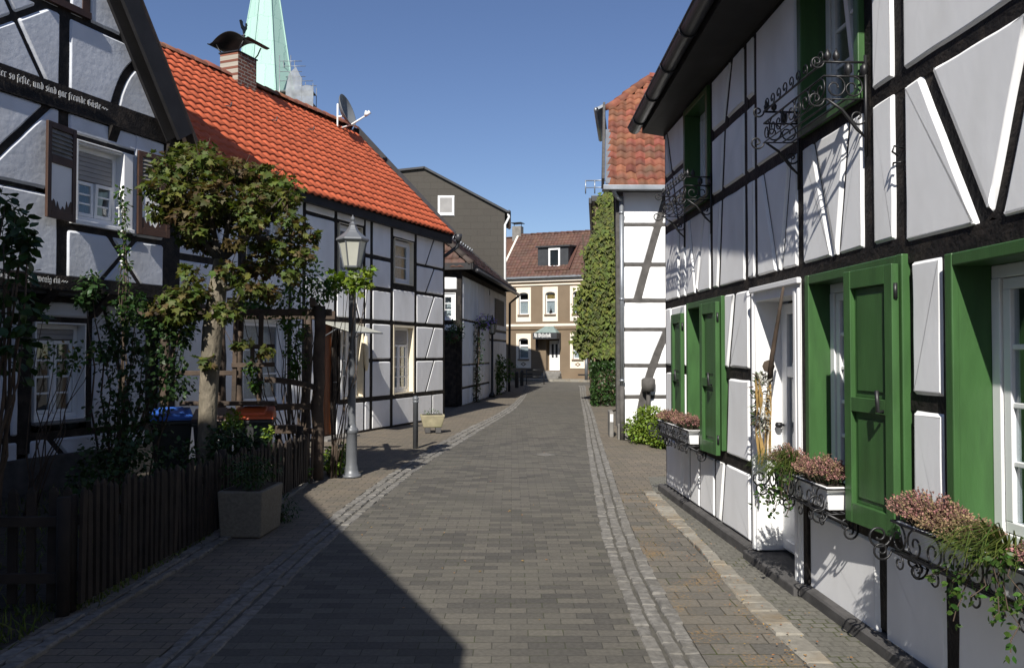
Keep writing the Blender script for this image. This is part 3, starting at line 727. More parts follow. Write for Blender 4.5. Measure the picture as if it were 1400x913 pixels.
rf = MB(); slab(rf, [(-.15,-go(-.15)+.05,4.36),(5.6,-go(5.6)+.05,4.36),(5.6,3.05,7.5),(-.15,3.05,7.5)], .09); slab(rf, [(5.6,6.4,4.36),(-.15,6.4,4.36),(-.15,3.05,7.5),(5.6,3.05,7.5)], .09)
slab(rf, [(5.62,-.25,6.15),(12.2,-.25,6.15),(12.2,3.05,8.2),(5.62,3.05,8.2)], .1); slab(rf, [(12.2,6.3,6.15),(5.62,6.3,6.15),(5.62,3.05,8.2),(12.2,3.05,8.2)], .1)
rf.build('roof', M['tile_dark'], r1)
# --- upper windows
def green_window(u0, u1, z0, z1, rec, closed=None, opened=None, cols=2, rows=4, ajar=0, cg=0, curtain='curtain', fo=.06):
    w = window(r1, u0+fo, u1-fo, z0+fo, z1-fo, rec=rec, fw=.06, cols=cols, rows=rows, reveal='green', curtain=curtain, ajar=ajar, cgap=cg)
    c = MB()
    c.box(u0, u0+fo-.002, -.035, .05, z0, z1); c.box(u1-fo+.002, u1, -.035, .05, z0, z1); c.box(u0+fo-.002, u1-fo+.002, -.033, .049, z1-fo, z1-.001); c.box(u0+fo-.002, u1-fo+.002, -.033, .049, z0+.001, z0+fo)
    c.build('casing', M['green'], w, bevel=.006)
    return w
green_window(.94, 1.80, 3.05, 4.12, .13, rows=3); green_window(3.90, 4.76, 3.05, 4.12, .14, rows=3, ajar=.1)
w1 = green_window(1.02, 2.20, .74, 2.11, .12, rows=4)
w2 = green_window(3.99, 5.20, .69, 2.11, .11, rows=5, curtain='greencloth')
w3 = green_window(5.57, 6.75, .68, 2.06, .15, rows=4, ajar=.09)
def shutter(hx, width, z0, z1, ang, side, name='shutter'):
    """panelled leaf hinged at hx; side=+1 leaf runs towards +u from the hinge"""
    s = MB(); sw = .07; t = .04
    s.box(0, sw, -t, 0, z0, z1); s.box(width-sw, width, -t, 0, z0, z1)
    zm = z0+(z1-z0)*.47
    for a, b in ((z0, z0+.11), (zm-.04, zm+.04), (z1-.10, z1)): s.box(sw, width-sw, -t+.001, -.001, a, b)
    for a, b in ((z0+.11, zm-.04), (zm+.04, z1-.10)): 
        s.box(sw, width-sw, -t*.3, -t*.12, a, b)
        s.box(sw+.035, width-sw-.035, -t*.5, -t*.25, a+.035, b-.035)
    if side < 0:
        s.v = [(-x, y, z) for x, y, z in s.v]; s.f = [f[::-1] for f in s.f]
    o = s.build(name, M['green'], r1, bevel=.004)
    o.location = (hx, -.045, 0); o.rotation_euler = (0, 0, ang)
    h = MB()
    for z in (z0+.14, z1-.14): h.tube([(0,-.02,z-.04),(0,-.02,z+.04)], .012, 6)
    zc = zm
    h.tube([(side*(.07),-t-.01,zc-.02),(side*(.07),-t-.04,zc-.02),(side*(.07),-t-.045,zc+.09)], .011, 6)
    h.build('iron_catch', M['iron'], o)
    return o
shutter(2.19, .43, .70, 2.06, rad(3), -1); shutter(.98, .53, .74, 2.03, rad(170), 1) if False else None
s = shutter(.93, .46, .74, 2.02, rad(-1.5), -1); s.location.y = -.028
shutter(5.19, .47, .66, 2.06, rad(4), -1)
# --- door
dr = MB(); rc = .17
dr.box(3.05,3.79,rc,rc+.05,.10,.50); dr.box(3.05,3.16,rc+.001,rc+.051,.5,1.98); dr.box(3.68,3.79,rc+.001,rc+.051,.5,1.98)
dr.box(3.16,3.68,rc,rc+.05,1.9,1.98); dr.box(3.16,3.68,rc+.002,rc+.048,1.42,1.5); dr.box(3.16,3.68,rc+.002,rc+.048,.5,.62); dr.box(3.40,3.44,rc+.003,rc+.047,1.5,1.9)
dr.box(3.16,3.68,rc-.02,rc,.12,.19); dr.box(3.22,3.62,rc-.012,rc,.24,.44)
door = dr.build('door', M['white'], r1, bevel=.006)
dg = MB(); dg.box(3.15,3.69,rc+.022,rc+.027,.6,1.92); dg.build('pane', M['glass'], door)
dk = MB(); dk.lathe([(.0,-.02),(.022,-.02),(.03,0),(.022,.02),(0,.02)], 10, (3.1,rc-.04,1.05)); dk.tube([(3.1,rc,1.05),(3.1,rc-.04,1.05)], .01, 6); dk.build('handle', M['iron'], door)
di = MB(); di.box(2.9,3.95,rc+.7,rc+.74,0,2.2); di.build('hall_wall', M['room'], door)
df = MB()
df.box(3.0,3.05,-.03,rc+.06,.08,2.06); df.box(3.79,3.92,-.03,rc+.06,.04,2.06); df.box(3.0,3.92,-.029,rc+.059,2.0,2.1)
df.box(2.985,3.02,-.045,-.02,.08,2.04); df.box(3.81,3.85,-.043,-.02,.05,2.04); df.box(3.87,3.90,-.043,-.02,.05,2.04); df.box(2.985,3.93,-.06,-.03,2.07,2.11)
df.build('door_frame', M['white'], r1, bevel=.005)
st = MB(); st.box(2.98,3.98,-.12,rc+.1,-.03,.07); st.build('doorstep', M['plinth'], r1, bevel=.01)
bl = MB(); bl.lathe([(0,-.012),(.045,-.012),(.05,-.004),(.05,.004),(0,.004)], 8, (0,0,0)); o = bl.build('bell_plate', M['timber_brown'], r1, bevel=.003); o.matrix_local = Matrix.Translation((3.052,.07,1.50)) @ Matrix.Rotation(rad(90), 4, 'Y')
hk = MB(); hk.tube([(5.17,-.0,2.66),(5.17,-.05,2.67),(5.17,-.06,2.64),(5.17,-.03,2.62)], .006, 5); hk.tube([(5.12,-.03,2.58),(5.16,-.05,2.585),(5.2,-.03,2.58)], .005, 5); hk.build('wall_hook', M['iron'], r1)

# --- wrought iron window guards of the upper storey
def guard(u0, u1, z, out, label):
    o = thing('window_guard', label, 'window guard', tuple(r1.matrix_basis @ Vector(((u0+u1)/2, 0, z))), rad(-87.24), 'wrought iron window guards')
    w = (u1-u0)/2; g = MB(); X = Vector((1,0,0)); Z = Vector((0,0,1)); Y = Vector((0,-1,0))
    for zz, rr in ((.0,.006),(.13,.009),(.21,.01)):
        g.tube([(-w,0,zz),(-w,-out,zz),(w,-out,zz),(w,0,zz)], rr*.75, 5)
    for k in range(3): g.tube([(-w,-out*(k+1)/4,0),(w,-out*(k+1)/4,0)], .006, 5)
    g.build('rail_frame', M['iron'], o)
    s = MB(); n = 9
    for k in range(n):
        x = -w+2*w*(k+.5)/n
        scroll(s, (x,-out,.065), X, Z, .066, 1.3, .0048, sgn=1 if k % 2 else -1, start=math.pi/2)
        scroll(s, (x,-out,.253), X, Z, .043, 1.2, .0045, start=-math.pi/2, sgn=1)
    for sx in (-w, w):
        for q in (.35,.75): scroll(s, (sx,-out*q,.065), Y, Z, .066, 1.3, .005, start=math.pi/2)
        scroll(s, (sx,-out-.041,.21), Y, Z, .041, 1.3, .006, start=math.pi); scroll(s, (sx,-out-.05,.0), Y, Z, .05, 1.3, .006, start=math.pi)
        for t in (.08,.28): s.lathe([(0,-.03),(.018,-.01),(.02,.01),(.006,.035),(0,.05)], 6, (sx,-out*(1-t),.24)); 
        s.lathe([(0,-.04),(.022,-.02),(.022,.02),(0,.04)], 6, (sx,-out*.45,.17)); s.lathe([(0,-.04),(.022,-.02),(.022,.02),(0,.04)], 6, (sx,-out*.08,.17))
    s.build('scrollwork', M['iron'], o)
    for sx in (-w, w):
        b = MB(); b.tube([(sx,-out*.95,.0),(sx,-out*.6,-.06),(sx,-out*.25,-.17),(sx,-.01,-.22)], [.007,.009,.010,.006], 6)
        b.tube([(sx,-.012,.25),(sx,-.012,-.32)], .01, 6)
        scroll(b, (sx,-.06,-.10), Y, Z, .05, 1.2, .006, start=math.pi)
        b.build('wall_bracket', M['iron'], o)
    return o
guard(3.86, 4.80, 3.03, .25, 'wrought iron scroll guard under the nearer upper window of the green-shuttered house')
guard(.90, 1.84, 3.03, .25, 'wrought iron scroll guard under the farther upper window of the green-shuttered house')

# --- flower boxes on iron baskets
def basket(u0, u1, z, out, label, planter_u):
    o = thing('flower_basket', label, 'flower box holder', tuple(r1.matrix_basis @ Vector(((u0+u1)/2, 0, z))), rad(-87.24), 'iron flower baskets')
    w = (u1-u0)/2; g = MB(); X = Vector((1,0,0)); Z = Vector((0,0,1)); Y = Vector((0,-1,0)); i = .045
    for zz, rr in ((0,.006),(.14,.009)): g.tube([(-w,-i,zz),(-w,-out,zz),(w,-out,zz),(w,-i,zz)], rr*.75, 5)
    for k in range(4): 
        y = -i-(out-i)*(k+.5)/4; g.tube([(-w,y,0),(w,y,0)], .006, 5)
    for sx in (-w,w):
        g.tube([(sx,-i,.1),(sx,-i,-.1),(sx,-out*.55,-.05),(sx,-out,0)], .009, 6)
        g.tube([(sx,0,-.03),(sx,-i,-.03)], .012, 6); g.tube([(sx,-out*.5,.14),(sx,-out*.5,0)], .007, 5)
    g.build('iron_basket', M['iron'], o)
    s = MB(); n = max(4, int(2*w/.13))
    for k in range(n):
        x = -w+2*w*(k+.5)/n
        scroll(s, (x,-out-.004,.07), X, Z, .071, 1.35, .0048, sgn=1 if k % 2 else -1, start=math.pi/2)
        scroll(s, (x,-out-.002,-.042), X, Z, .042, 1.2, .0045, start=math.pi/2, sgn=-1)
    for sx in (-w,w):
        scroll(s, (sx,-out-.062,.07), Y, Z, .062, 1.4, .006, start=math.pi); scroll(s, (sx,-out*.5,-.05), Y, Z, .05, 1.3, .0055, start=math.pi/2); scroll(s, (sx,-i-.045,-.1), Y, Z, .045, 1.3, .006, start=math.pi)
        scroll(s, (sx,-out-.05,-.0), Y, Z, .05, 1.4, .0055, start=math.pi)
    s.build('scrollwork', M['iron'], o)
    for a, b in planter_u:
        b_ = MB(); a -= (u0+u1)/2; b -= (u0+u1)/2; c = .012
        b_.hexa([(a+.02,-i-.02,.012),(a+.02,-out+.03,.012),(b-.02,-out+.03,.012),(b-.02,-i-.02,.012),(a,-i,.14),(a,-out+.012,.14),(b,-out+.012,.14),(b,-i,.14)])
        b_.box(a-.008,b+.008,-out+.004,-i+.008,.125,.148)
        p_ = b_.build('planter_box', M['white'], o, bevel=.006)
        e = MB(); e.box(a+.01,b-.01,-out+.02,-i-.01,.13,.152); e.build('potting_soil', M['soil'], p_)
    return o
basket(.45,1.74,.73,.21,'iron scroll basket holding white planters under the farthest ground floor window',[(.48,1.08),(1.12,1.71)])
basket(3.82,4.72,.69,.22,'iron scroll basket with white planter between the house door and the closed green shutter',[(3.86,4.24),(4.28,4.69)])
basket(5.42,6.7,.66,.22,'iron scroll basket with trailing greenery at the right edge, nearest the camera',[(5.46,6.04),(6.08,6.66)])
def R1w(u, out, z): return r1_m @ Vector((u, -out, z))
r1_m = Matrix.Translation((1.776,9.30,0)) @ Matrix.Rotation(rad(-87.24), 4, 'Z')
def heather(u, out, z, ru, h, label, pale=.35, n=420):
    o = thing('heather_plant', label, 'heather', tuple(R1w(u, out, z)), rad(-87.24), 'heather plants in the window boxes')
    st, bl, pb, gr = MB(), MB(), MB(), MB()
    for k in range(int(n*.5)):
        an = R.uniform(0, 2*math.pi); q = math.sqrt(R.random())
        b = Vector((math.cos(an)*q*ru*.6, math.sin(an)*q*.07, .0))
        t = Vector((math.cos(an)*q*ru*1.15, math.sin(an)*q*.15-.02, h*(1-.45*q*q)*R.uniform(.75,1.12)))
        mid = b.lerp(t, .5)+Vector((0,0,.02))
        st.tube([b, mid, t], [.0025,.002,.001], 4, cap=False)
        tgt = pb if R.random() < pale else bl
        for m in range(15):
            p = mid.lerp(t, .05+.95*m/14) + rvec()*.004
            leaf(tgt, p, (t-mid).normalized()*.9+rvec(), rvec(), R.uniform(.008,.014), OVAL)
        for m in range(3): leaf(gr, b.lerp(mid, R.random())+rvec()*.01, rvec()+Vector((0,0,.4)), rvec(), .022, SLIM)
    s = st.build('stem', M['twig'], o); bl.build('bloom', M['heather'], o); pb.build('faded_bloom', M['heather_pale'], o); gr.build('foliage', M['leaf_dark'], o)
    return o
heather(.78,.12,.86,.26,.14,'reddish heather at the far end of the farthest window box',.3); heather(1.42,.12,.86,.30,.15,'pink-brown heather over the white planter of the farthest window box',.25)
heather(3.96,.13,.82,.17,.17,'pink and faded heather beside the door, left of the trailing grass',.4,320); heather(4.48,.13,.82,.24,.17,'rounded pink-brown heather above the white planter beside the closed shutter',.3,520)
heather(5.62,.13,.79,.24,.17,'rose heather at the left end of the nearest window box',.25,560); heather(6.5,.13,.79,.22,.16,'pale brownish heather at the right edge of the picture',.5,420); heather(5.88,.15,.79,.18,.13,'faded beige heather in the middle of the nearest window box',.85,380)
def trailing(u, out, z, label, name, cat, ngrass, nvine, L=.45, spread=.22, lean=-.2):
    o = thing(name, label, cat, tuple(R1w(u, out, z)), rad(-87.24))
    b_, v_, l_ = MB(), MB(), MB()
    for k in range(ngrass):
        an = R.uniform(0, 2*math.pi); ln = R.uniform(.25,1.05)*L; dx = math.cos(an)*spread*R.uniform(.3,1.1)+lean*R.random()+R.gauss(0,.03); ap = R.uniform(.15,.42); dy = -abs(math.sin(an))*.16-.02
        pts = [Vector((dx*.15,dy*.1,0)), Vector((dx*.5+R.gauss(0,.012),dy*.5,ln*ap)), Vector((dx*.9+R.gauss(0,.02),dy*1.,ln*(ap-.06))), Vector((dx*1.2+R.gauss(0,.03),dy*1.35,ln*(ap-R.uniform(.1,.4))))]
        w = R.uniform(.0014,.003); vs = []
        for i, p in enumerate(pts):
            ww = w*(1,1.1,.8,.1)[i]; vs += [p+Vector((ww,ww*.5,0)), p-Vector((ww,ww*.5,0))]
        b_.add(vs, [(0,1,3,2),(2,3,5,4),(4,5,7,6)], True)
    b_.build('grass_tuft', M['grassblade'], o)
    for k in range(nvine):
        x = R.uniform(-spread,spread); a = Vector((x*.6,-.05,.02)); e = Vector((x*1.5+lean*.3,-R.uniform(.10,.2),-R.uniform(.08,.27)))
        pts = wander(a, e, 7, .03); pts = [a]+[Vector((p.x,p.y-.03,p.z+.05)) for p in pts[1:4]]+pts[4:]
        v_.tube(pts, .0025, 4, cap=False)
        for p in pts:
            for q in range(4): leaf(l_, p+rvec()*.018, rvec()+Vector((0,-.3,-.3)), Vector((0,-1,.5))+rvec()*.5, R.uniform(.02,.036), OVAL)
    v_.build('stem', M['twig'], o); l_.build('foliage', M['leaf'], o)
    return o
trailing(4.14,.15,.83,'long green grass arching out of the box beside the house door','trailing_grass','grass plant',210,9)
trailing(6.18,.15,.8,'green grass and trailing ivy hanging from the nearest window box','trailing_ivy','trailing plant',150,10,.4,.26,-.1)

# --- dried garland and broom hanging in the doorway
dgd = thing('door_garland', 'dried straw broom with ribbon and wreath hanging in the white doorway', 'garland', tuple(R1w(3.45,.0,1.3)), rad(-87.24))
a_ = MB(); a_.tube([(.27,-.07,.76),(.2,-.08,.55),(.1,-.09,.28),(.05,-.09,.1)], [.009,.013,.018,.022], 7); a_.build('broomstick', M['timber_brown'], dgd)
a_ = MB()
for k in range(26):
    an = R.uniform(0,2*math.pi); q = R.random()*.6
    a_.tube([(.05+.015*math.cos(an)*q,-.09+.015*math.sin(an)*q,.12),(.02+.05*math.cos(an)*q,-.09+.05*math.sin(an)*q,-.1),(-.02+.09*math.cos(an)*q+R.uniform(-.03,.03),-.09+.06*math.sin(an)*q,-.28-R.random()*.2)], [.004,.003,.0015], 4, cap=False)
a_.build('straw_bundle', M['straw'], dgd)
a_ = MB(); b_ = MB(); c_ = MB()
for k in range(420):
    an = R.uniform(0,2*math.pi); rr = .14
    c = Vector((-.0+.085*math.cos(an),-.13,-.05+rr*1.25*math.sin(an)))
    tgt = b_ if math.cos(an) > .1 else (a_ if R.random() < .6 else c_)
    leaf(tgt, c+rvec()*.03, rvec()+Vector((math.cos(an),-.3,math.sin(an))), rvec(), R.uniform(.03,.06), SLIM)
a_.build('wreath', M['twig'], dgd); b_.build('bristle_ring', M['white_bristle'], dgd); c_.build('foliage', M['leaf'], dgd)
a_ = MB()
for x0 in (-.02,.05):
    vs = []
    for i in range(12):
        z = .12-.62*i/11; x = x0+.025*math.sin(i*.9)+.01*i*(.2 if x0 else -.2); vs += [(x,-.17-.01*math.sin(i),z),(x+.028,-.165-.01*math.cos(i),z)]
    a_.add(vs, [(2*i,2*i+1,2*i+3,2*i+2) for i in range(11)], True)
a_.build('ribbon', M['straw'], dgd)
# ================================================================== ORANGE-ROOFED HOUSE (left, middle)
A2 = math.atan2(1, .39)
l2 = thing('half_timbered_house', 'white half-timbered house with bright orange tiled roof, chimney and satellite dish', 'house', (-1.656,19.8,0), A2)
L2M = Matrix.Translation((-1.656,19.8,0)) @ Matrix.Rotation(A2, 4, 'Z')
T = MB(); P = MB()
PAD_OLD = pad.__defaults__; pad.__defaults__ = (.007, .008, .006, .09, 0)
ZR = [(0.0,.05),(.61,.71),(1.41,1.5),(2.2,2.31),(2.94,3.04),(3.6,3.69),(4.36,4.5)]
posts = [(-.11,.0),(-1.58,-1.45),(-2.67,-2.53),(-3.5,-3.37),(-4.8,-4.68),(-5.8,-5.68),(-6.2,-6.08),(-7.5,-7.38),(-8.9,-8.78),(-9.6,-9.5)]
for a, b in posts: post(T, a, b, .03, 4.5)
rail(T, -9.6, 0, 4.33, 4.5, y=-.006); rail(T, -9.6, 0, 2.2, 2.31, y=-.004); rail(T, -9.6,-5.2,.61,.71,y=-.003); rail(T,-4.62,0,.61,.71,y=-.003); rail(T,-9.6,0,-.05,.05,y=-.004)
post(T, -3.74,-3.66,.6,4.5)
def column(u0, u1, rails, br=None, skip=()):
    zs = [.05]+[z for r in rails for z in r]+[4.33]
    for k in range(0, len(zs), 2):
        z0, z1 = zs[k], zs[k+1]
        if k//2 in skip: continue
        b = br[k//2] if br else []
        cell(P, u0, u1, z0, z1, b)
        for s in b: beam(T, s[0], s[1], s[2])
    for r in rails: rail(T, u0-.03, u1+.03, r[0], r[1])
dg = lambda z0, z1: [((-1.02,z0-.02),(-.58,z1+.02),.065)]
column(-1.45,-.11,[(.61,.71),(1.41,1.5),(2.2,2.31),(2.94,3.04),(3.6,3.69)], [[((-.68,.0),(-.68,.62),.07)],dg(.71,1.41),dg(1.5,2.2),dg(2.31,2.94),dg(3.04,3.6),dg(3.69,4.33)])
column(-3.37,-2.67,[(.61,.71),(1.41,1.5),(2.2,2.31),(2.90,3.0),(3.55,3.65)])
column(-3.66,-3.5,[(.61,.71),(1.41,1.5),(2.2,2.31),(2.90,3.0),(3.55,3.65)])
# under and over the upper window
cell(P,-2.53,-1.58,.05,.61); cell(P,-2.53,-1.58,2.31,2.98); cell(P,-2.53,-1.58,4.16,4.33)
rail(T,-2.55,-1.56,2.98,3.13); rail(T,-2.55,-1.56,4.1,4.17)
cell(P,-4.68,-3.74,.05,.61); cell(P,-4.68,-3.74,2.31,2.98,[((-4.2,3.0),(-3.9,2.3),.07)]); beam(T,(-4.2,3.0),(-3.9,2.3),.07); cell(P,-4.68,-3.74,4.2,4.33); rail(T,-4.7,-3.5,2.98,3.1); rail(T,-4.7,-3.5,4.12,4.2)
cell(P,-5.68,-4.8,2.31,4.1); cell(P,-5.68,-4.8,4.2,4.33); rail(T,-5.7,-4.78,4.1,4.2)
cell(P,-6.08,-5.8,2.31,4.33); 
cell(P,-6.35,-6.2,2.31,4.33,rr=.012); 
cell(P,-7.38,-6.2,2.31,2.94,[((-6.9,2.94),(-6.7,2.3),.07)]); beam(T,(-6.9,2.96),(-6.7,2.3),.07); rail(T,-7.4,-6.2,2.94,3.06); rail(T,-7.4,-6.2,4.1,4.2); cell(P,-7.38,-6.2,4.2,4.33)
cell(P,-7.9,-7.5,2.31,4.33); cell(P,-8.78,-7.9,2.31,2.94); rail(T,-8.8,-7.88,2.94,3.06); rail(T,-8.8,-7.88,4.1,4.2); post(T,-7.9,-7.84,2.3,4.4); cell(P,-8.78,-7.9,4.2,4.33)
post(T,-7.42,-7.3,2.94,4.2); post(T,-6.42,-6.3,2.94,4.2)
post(T,-5.28,-5.2,.0,2.2); post(T,-4.62,-4.55,0,2.2); cell(P,-5.68,-5.28,.05,2.2); 
for a, b in ((-6.08,-5.8),): 
    cell(P,a,b,.05,.61); cell(P,a,b,.71,2.2)
cell(P,-7.38,-6.2,.05,.61); cell(P,-8.78,-7.5,.05,.61); cell(P,-8.78,-7.5,.71,2.2); cell(P,-9.5,-8.9,.05,2.2); cell(P,-9.5,-8.9,2.31,4.33)
cell(P,-4.55,-4.5,.71,2.2,rr=.01); 
T.build('timber_frame', M['timber'], l2); P.build('plaster_infill', M['plaster'], l2, recalc=False); pad.__defaults__ = PAD_OLD
window(l2,-2.46,-1.64,3.15,4.10,rec=.09,cols=1,rows=3,reveal='cream',cgap=.12)
window(l2,-4.60,-3.80,3.12,4.12,rec=.09,cols=2,rows=3,reveal='cream')
window(l2,-7.28,-6.44,3.08,4.1,rec=.09,cols=2,rows=3,reveal='cream'); window(l2,-8.74,-7.92,3.08,4.1,rec=.09,cols=2,rows=3,reveal='white',cgap=.3)
window(l2,-2.47,-1.62,.74,2.17,rec=.13,cols=2,rows=4,reveal='cream',roller=.30,rev_t=.05)
window(l2,-4.48,-3.76,.74,2.17,rec=.13,cols=2,rows=4,reveal='cream',rev_t=.03)
window(l2,-7.34,-6.24,.74,2.17,rec=.1,cols=2,rows=3,reveal='white')
d = MB(); 
for k in range(6): d.box(-5.19+.095*k,-5.19+.095*(k+1)-.006,.05+.002*(k%2),.1,.06,2.18)
d.box(-5.19,-4.63,.06,.11,.06,2.18)
dd = d.build('door', M['orangewood'], l2, bevel=.004)
d = MB(); d.tube([(-4.70,.05,1.05),(-4.70,-.0,1.05),(-4.80,-.01,1.05)], .01, 6); d.build('handle', M['zinc'], dd)
d = MB(); d.box(-5.5,-4.4,-.35,.0,-.03,.05); d.build('doorstep', M['stone'], l2, bevel=.01)
d = MB(); slab(d, [(-5.35,-.72,2.0),(-4.2,-.72,2.0),(-4.2,-.03,2.2),(-5.35,-.03,2.2)], .012); cg = d.build('door_canopy', M['lampglass'], l2)
d = MB()
for u in (-5.3,-4.25): d.tube([(u,-.02,1.85),(u,-.4,2.05),(u,-.68,1.985)], .012, 5); 
d.tube([(-5.35,-.715,1.985),(-4.2,-.715,1.985)], .012, 5); d.build('canopy_bracket', M['zinc'], cg)
d = MB(); d.tube(wander((-3.72,-.05,1.95),(-3.7,-.05,1.25),5,.015), [.03,.05,.06,.05,.05,.02], 7); d.build('rolled_blind', M['cream'], l2)
w = MB(); w.box(-.1,-.02,.12,5.3,0,4.45); w.box(-9.6,0,5.2,5.3,0,4.45); w.box(-9.6,-9.52,.12,5.2,0,4.45)
w.add([(-.05,.1,4.4),(-.05,5.3,4.4),(-.05,2.6,7.25)],[(0,1,2)]); w.add([(-9.58,.1,4.4),(-9.58,5.3,4.4),(-9.58,2.6,7.25)],[(0,1,2)])
w.build('outer_wall', M['plaster'], l2)
# roof: eave and ridge sag slightly, as in an old house
E0, E1 = Vector((-9.75,-.19,4.40)), Vector((.06,-.19,4.54)); Rg0, Rg1 = Vector((-9.75,2.62,7.10)), Vector((.06,2.62,7.42))
rt = MB(); tiles(rt, E0, E1-E0, (Rg0+Rg1-E0-E1)/2, (E1-E0).length, ((Rg0+Rg1-E0-E1)/2).length, .215, .252, wave=.034, lift=.036, seg=7)
rt.build('roof', M['tile'], l2, recalc=False)
rb = MB(); slab(rb, [E0-Vector((0,-.04,.05)),E1-Vector((0,-.04,.05)),Rg1-Vector((0,0,.05)),Rg0-Vector((0,0,.05))], .06); slab(rb, [(.06,5.5,4.5),(-9.75,5.5,4.4),Rg0-Vector((0,0,.05)),Rg1-Vector((0,0,.05))], .06)
rb.box(-9.7,.05,-.17,-.05,4.30,4.47); 
rb.build('roof_deck', M['soffit'], l2)
rt = MB(); ridge_tiles(rt, Rg0+Vector((0,0,.03)), Rg1+Vector((0,0,.03)), .11, .36); rt.build('ridge_tiles', M['tile_old'], l2)
v = MB(); v.bar(E1+Vector((.05,0,.0)), Rg1+Vector((.05,0,.03)), .03, .16); v.bar((.11,5.4,4.55), Rg1+Vector((.05,0,.03)), .03, .16); v.build('verge_board', M['zinc_dark'], l2)
v = MB()
for u, k in ((-4.75,9),(-3.25,10),(-6.2,8.4)):
    t = k/15; p = E0.lerp(E1,(u+9.75)/9.8).lerp(Rg0.lerp(Rg1,(u+9.75)/9.8), t)+Vector((0,0,.06)); v.tube([p+Vector((0,.1,.05)),p+Vector((0,-.05,.03)),p+Vector((0,-.1,.0)),p+Vector((0,-.12,.09))], .012, 5)
v.build('roof_hook', M['zinc_dark'], l2)
v = MB(); v.tube([(.1,-.22,4.46),(.25,-.25,4.42),(.28,-.2,4.25),(.12,.05,4.02),(.06,.2,3.95)], .045, 8); v.lathe([(.05,0),(.085,.1),(.09,.2)],10,(.25,-.25,4.36)); v.build('rain_pipe', M['zinc_dark'], l2)
# chimney with curved cowl and weathercock
c = MB(); cx, cy, hw, hd = -4.42, 2.62, .29, .23
c.box(cx-hw,cx+hw,cy-hd,cy+hd,6.9,7.76); ch = c.build('chimney', M['brick'], l2, bevel=.008)
c = MB(); c.box(cx-hw-.02,cx+hw+.02,cy-hd-.02,cy+hd+.02,7.76,7.785)
vs = []; n = 16
for i in range(n+1):
    t = -1+2*i/n; y = cy+t*.52; z = 7.97+.2*max(0,math.cos(min(1,abs(t)*1.25)*math.pi/2))**.8+(.02*max(0,abs(t)-.8)*5)
    vs += [(cx-.34,y,z),(cx+.34,y,z),(cx+.34,y,z+.018),(cx-.34,y,z+.018)]
c.add(vs, [f for i in range(n) for o in (4*i,) for f in ((o,o+4,o+5,o+1),(o+2,o+6,o+7,o+3),(o,o+3,o+7,o+4),(o+1,o+5,o+6,o+2))]+[(0,1,2,3),(4*n,4*n+3,4*n+2,4*n+1)], True)
for sx in (-1,1):
    for sy in (-1,1): c.tube([(cx+sx*.24,cy+sy*.2,7.77),(cx+sx*.27,cy+sy*.27,7.86),(cx+sx*.26,cy+sy*.36,8.0)], .014, 5)
c.build('cowl', M['iron'], ch)
c = MB(); wx, wy = cx+.16, cy-.0; wz = 8.32
c.tube([(wx,wy,8.1),(wx,wy,wz)], .012, 6); c.tube([(wx-.10,wy,wz-.1),(wx+.10,wy,wz-.1)], .006, 5); c.tube([(wx,wy-.1,wz-.1),(wx,wy+.1,wz-.1)], .006, 5)
c.lathe([(0,-.04),(.04,0),(0,.04)],8,(wx,wy,wz-.04))
cock = [(-.13,.20),(-.17,.30),(-.12,.33),(-.06,.30),(-.05,.22),(.02,.18),(.07,.24),(.06,.29),(.09,.32),(.11,.29),(.14,.265),(.11,.25),(.11,.16),(.05,.08),(.02,.0),(-.02,.0),(-.04,.08),(-.10,.12)]
c.prism(cock, lambda a,b,t: (wx+a*.8, wy+t, wz+b*.8), -.012, .012); c.build('weathercock', M['iron'], ch)
# satellite dish on the ridge
sp = L2M @ Vector((-1.05,2.3,7.12))
sd_ = thing('satellite_dish', 'grey satellite dish on a white mast at the right end of the orange roof', 'satellite dish', tuple(sp), rad(-14))
c = MB(); c.tube([(-.12,0,-.25),(-.12,0,.62)], .022, 8); c.tube([(-.12,0,.3),(.05,0,.3)], .025, 6); c.build('mast', M['white'], sd_)
c = MB(); rr = .40
prof = [(0,0)]+[(rr*k/8, .16*(k/8)**2) for k in range(1,9)]+[(rr+.008,.165),(rr,.145)]+[(rr*k/8, .16*(k/8)**2-.02) for k in range(7,0,-1)]+[(0.001,-.02)]
c.lathe(prof, 32); o = c.build('reflector', M['dish'], sd_); o.matrix_local = Matrix.Translation((.0,0,.40)) @ Matrix.Rotation(rad(72),4,'Y') @ Matrix.Scale(.92,4,(0,1,0))
c = MB(); c.tube([(.0,0,.02),(.25,0,.08),(.62,0,.27)], .022, 6); c.tube([(.62,0,.27),(.74,0,.36)], [.03,.05], 8); c.tube([(.62,0,.27),(.66,0,.38)],[.04,.045],8); c.build('receiver_arm', M['paper'], sd_)

# ================================================================== GABLE HOUSE (left, near)
A1 = math.atan2(1, .373)
L1M = Matrix.Translation((-5.497,8.64,0)) @ Matrix.Rotation(A1, 4, 'Z')
l1 = thing('half_timbered_house', 'steep gabled half-timbered house with gothic inscriptions and brown shutters', 'house', (-5.497,8.64,0), A1)
T = MB(); P = MB(); LO = .28   # lower storey set back
uc, za, hwid = -.75, 9.75, 3.02
def edge_u(z): return 2.24 - (z-4.70)*.645
post(T,.66,.82,2.42,6.4); post(T,2.28,2.62,2.3,4.5,y=.01); post(T,-.9,-.76,2.42,6.4); post(T,-2.4,-2.26,2.42,4.5); post(T,-4.1,-3.8,2.3,4.5)
for z0,z1,dy in ((4.42,4.71,-.05),(2.33,2.50,-.05)): 
    beam(T,(-4.1,(z0+z1)/2),(2.62,(z0+z1)/2),z1-z0,y=dy,depth=.25,wob=.003)
rail(T,-2.9,2.0,5.53,5.63); rail(T,-2.2,1.0,6.5,6.6)
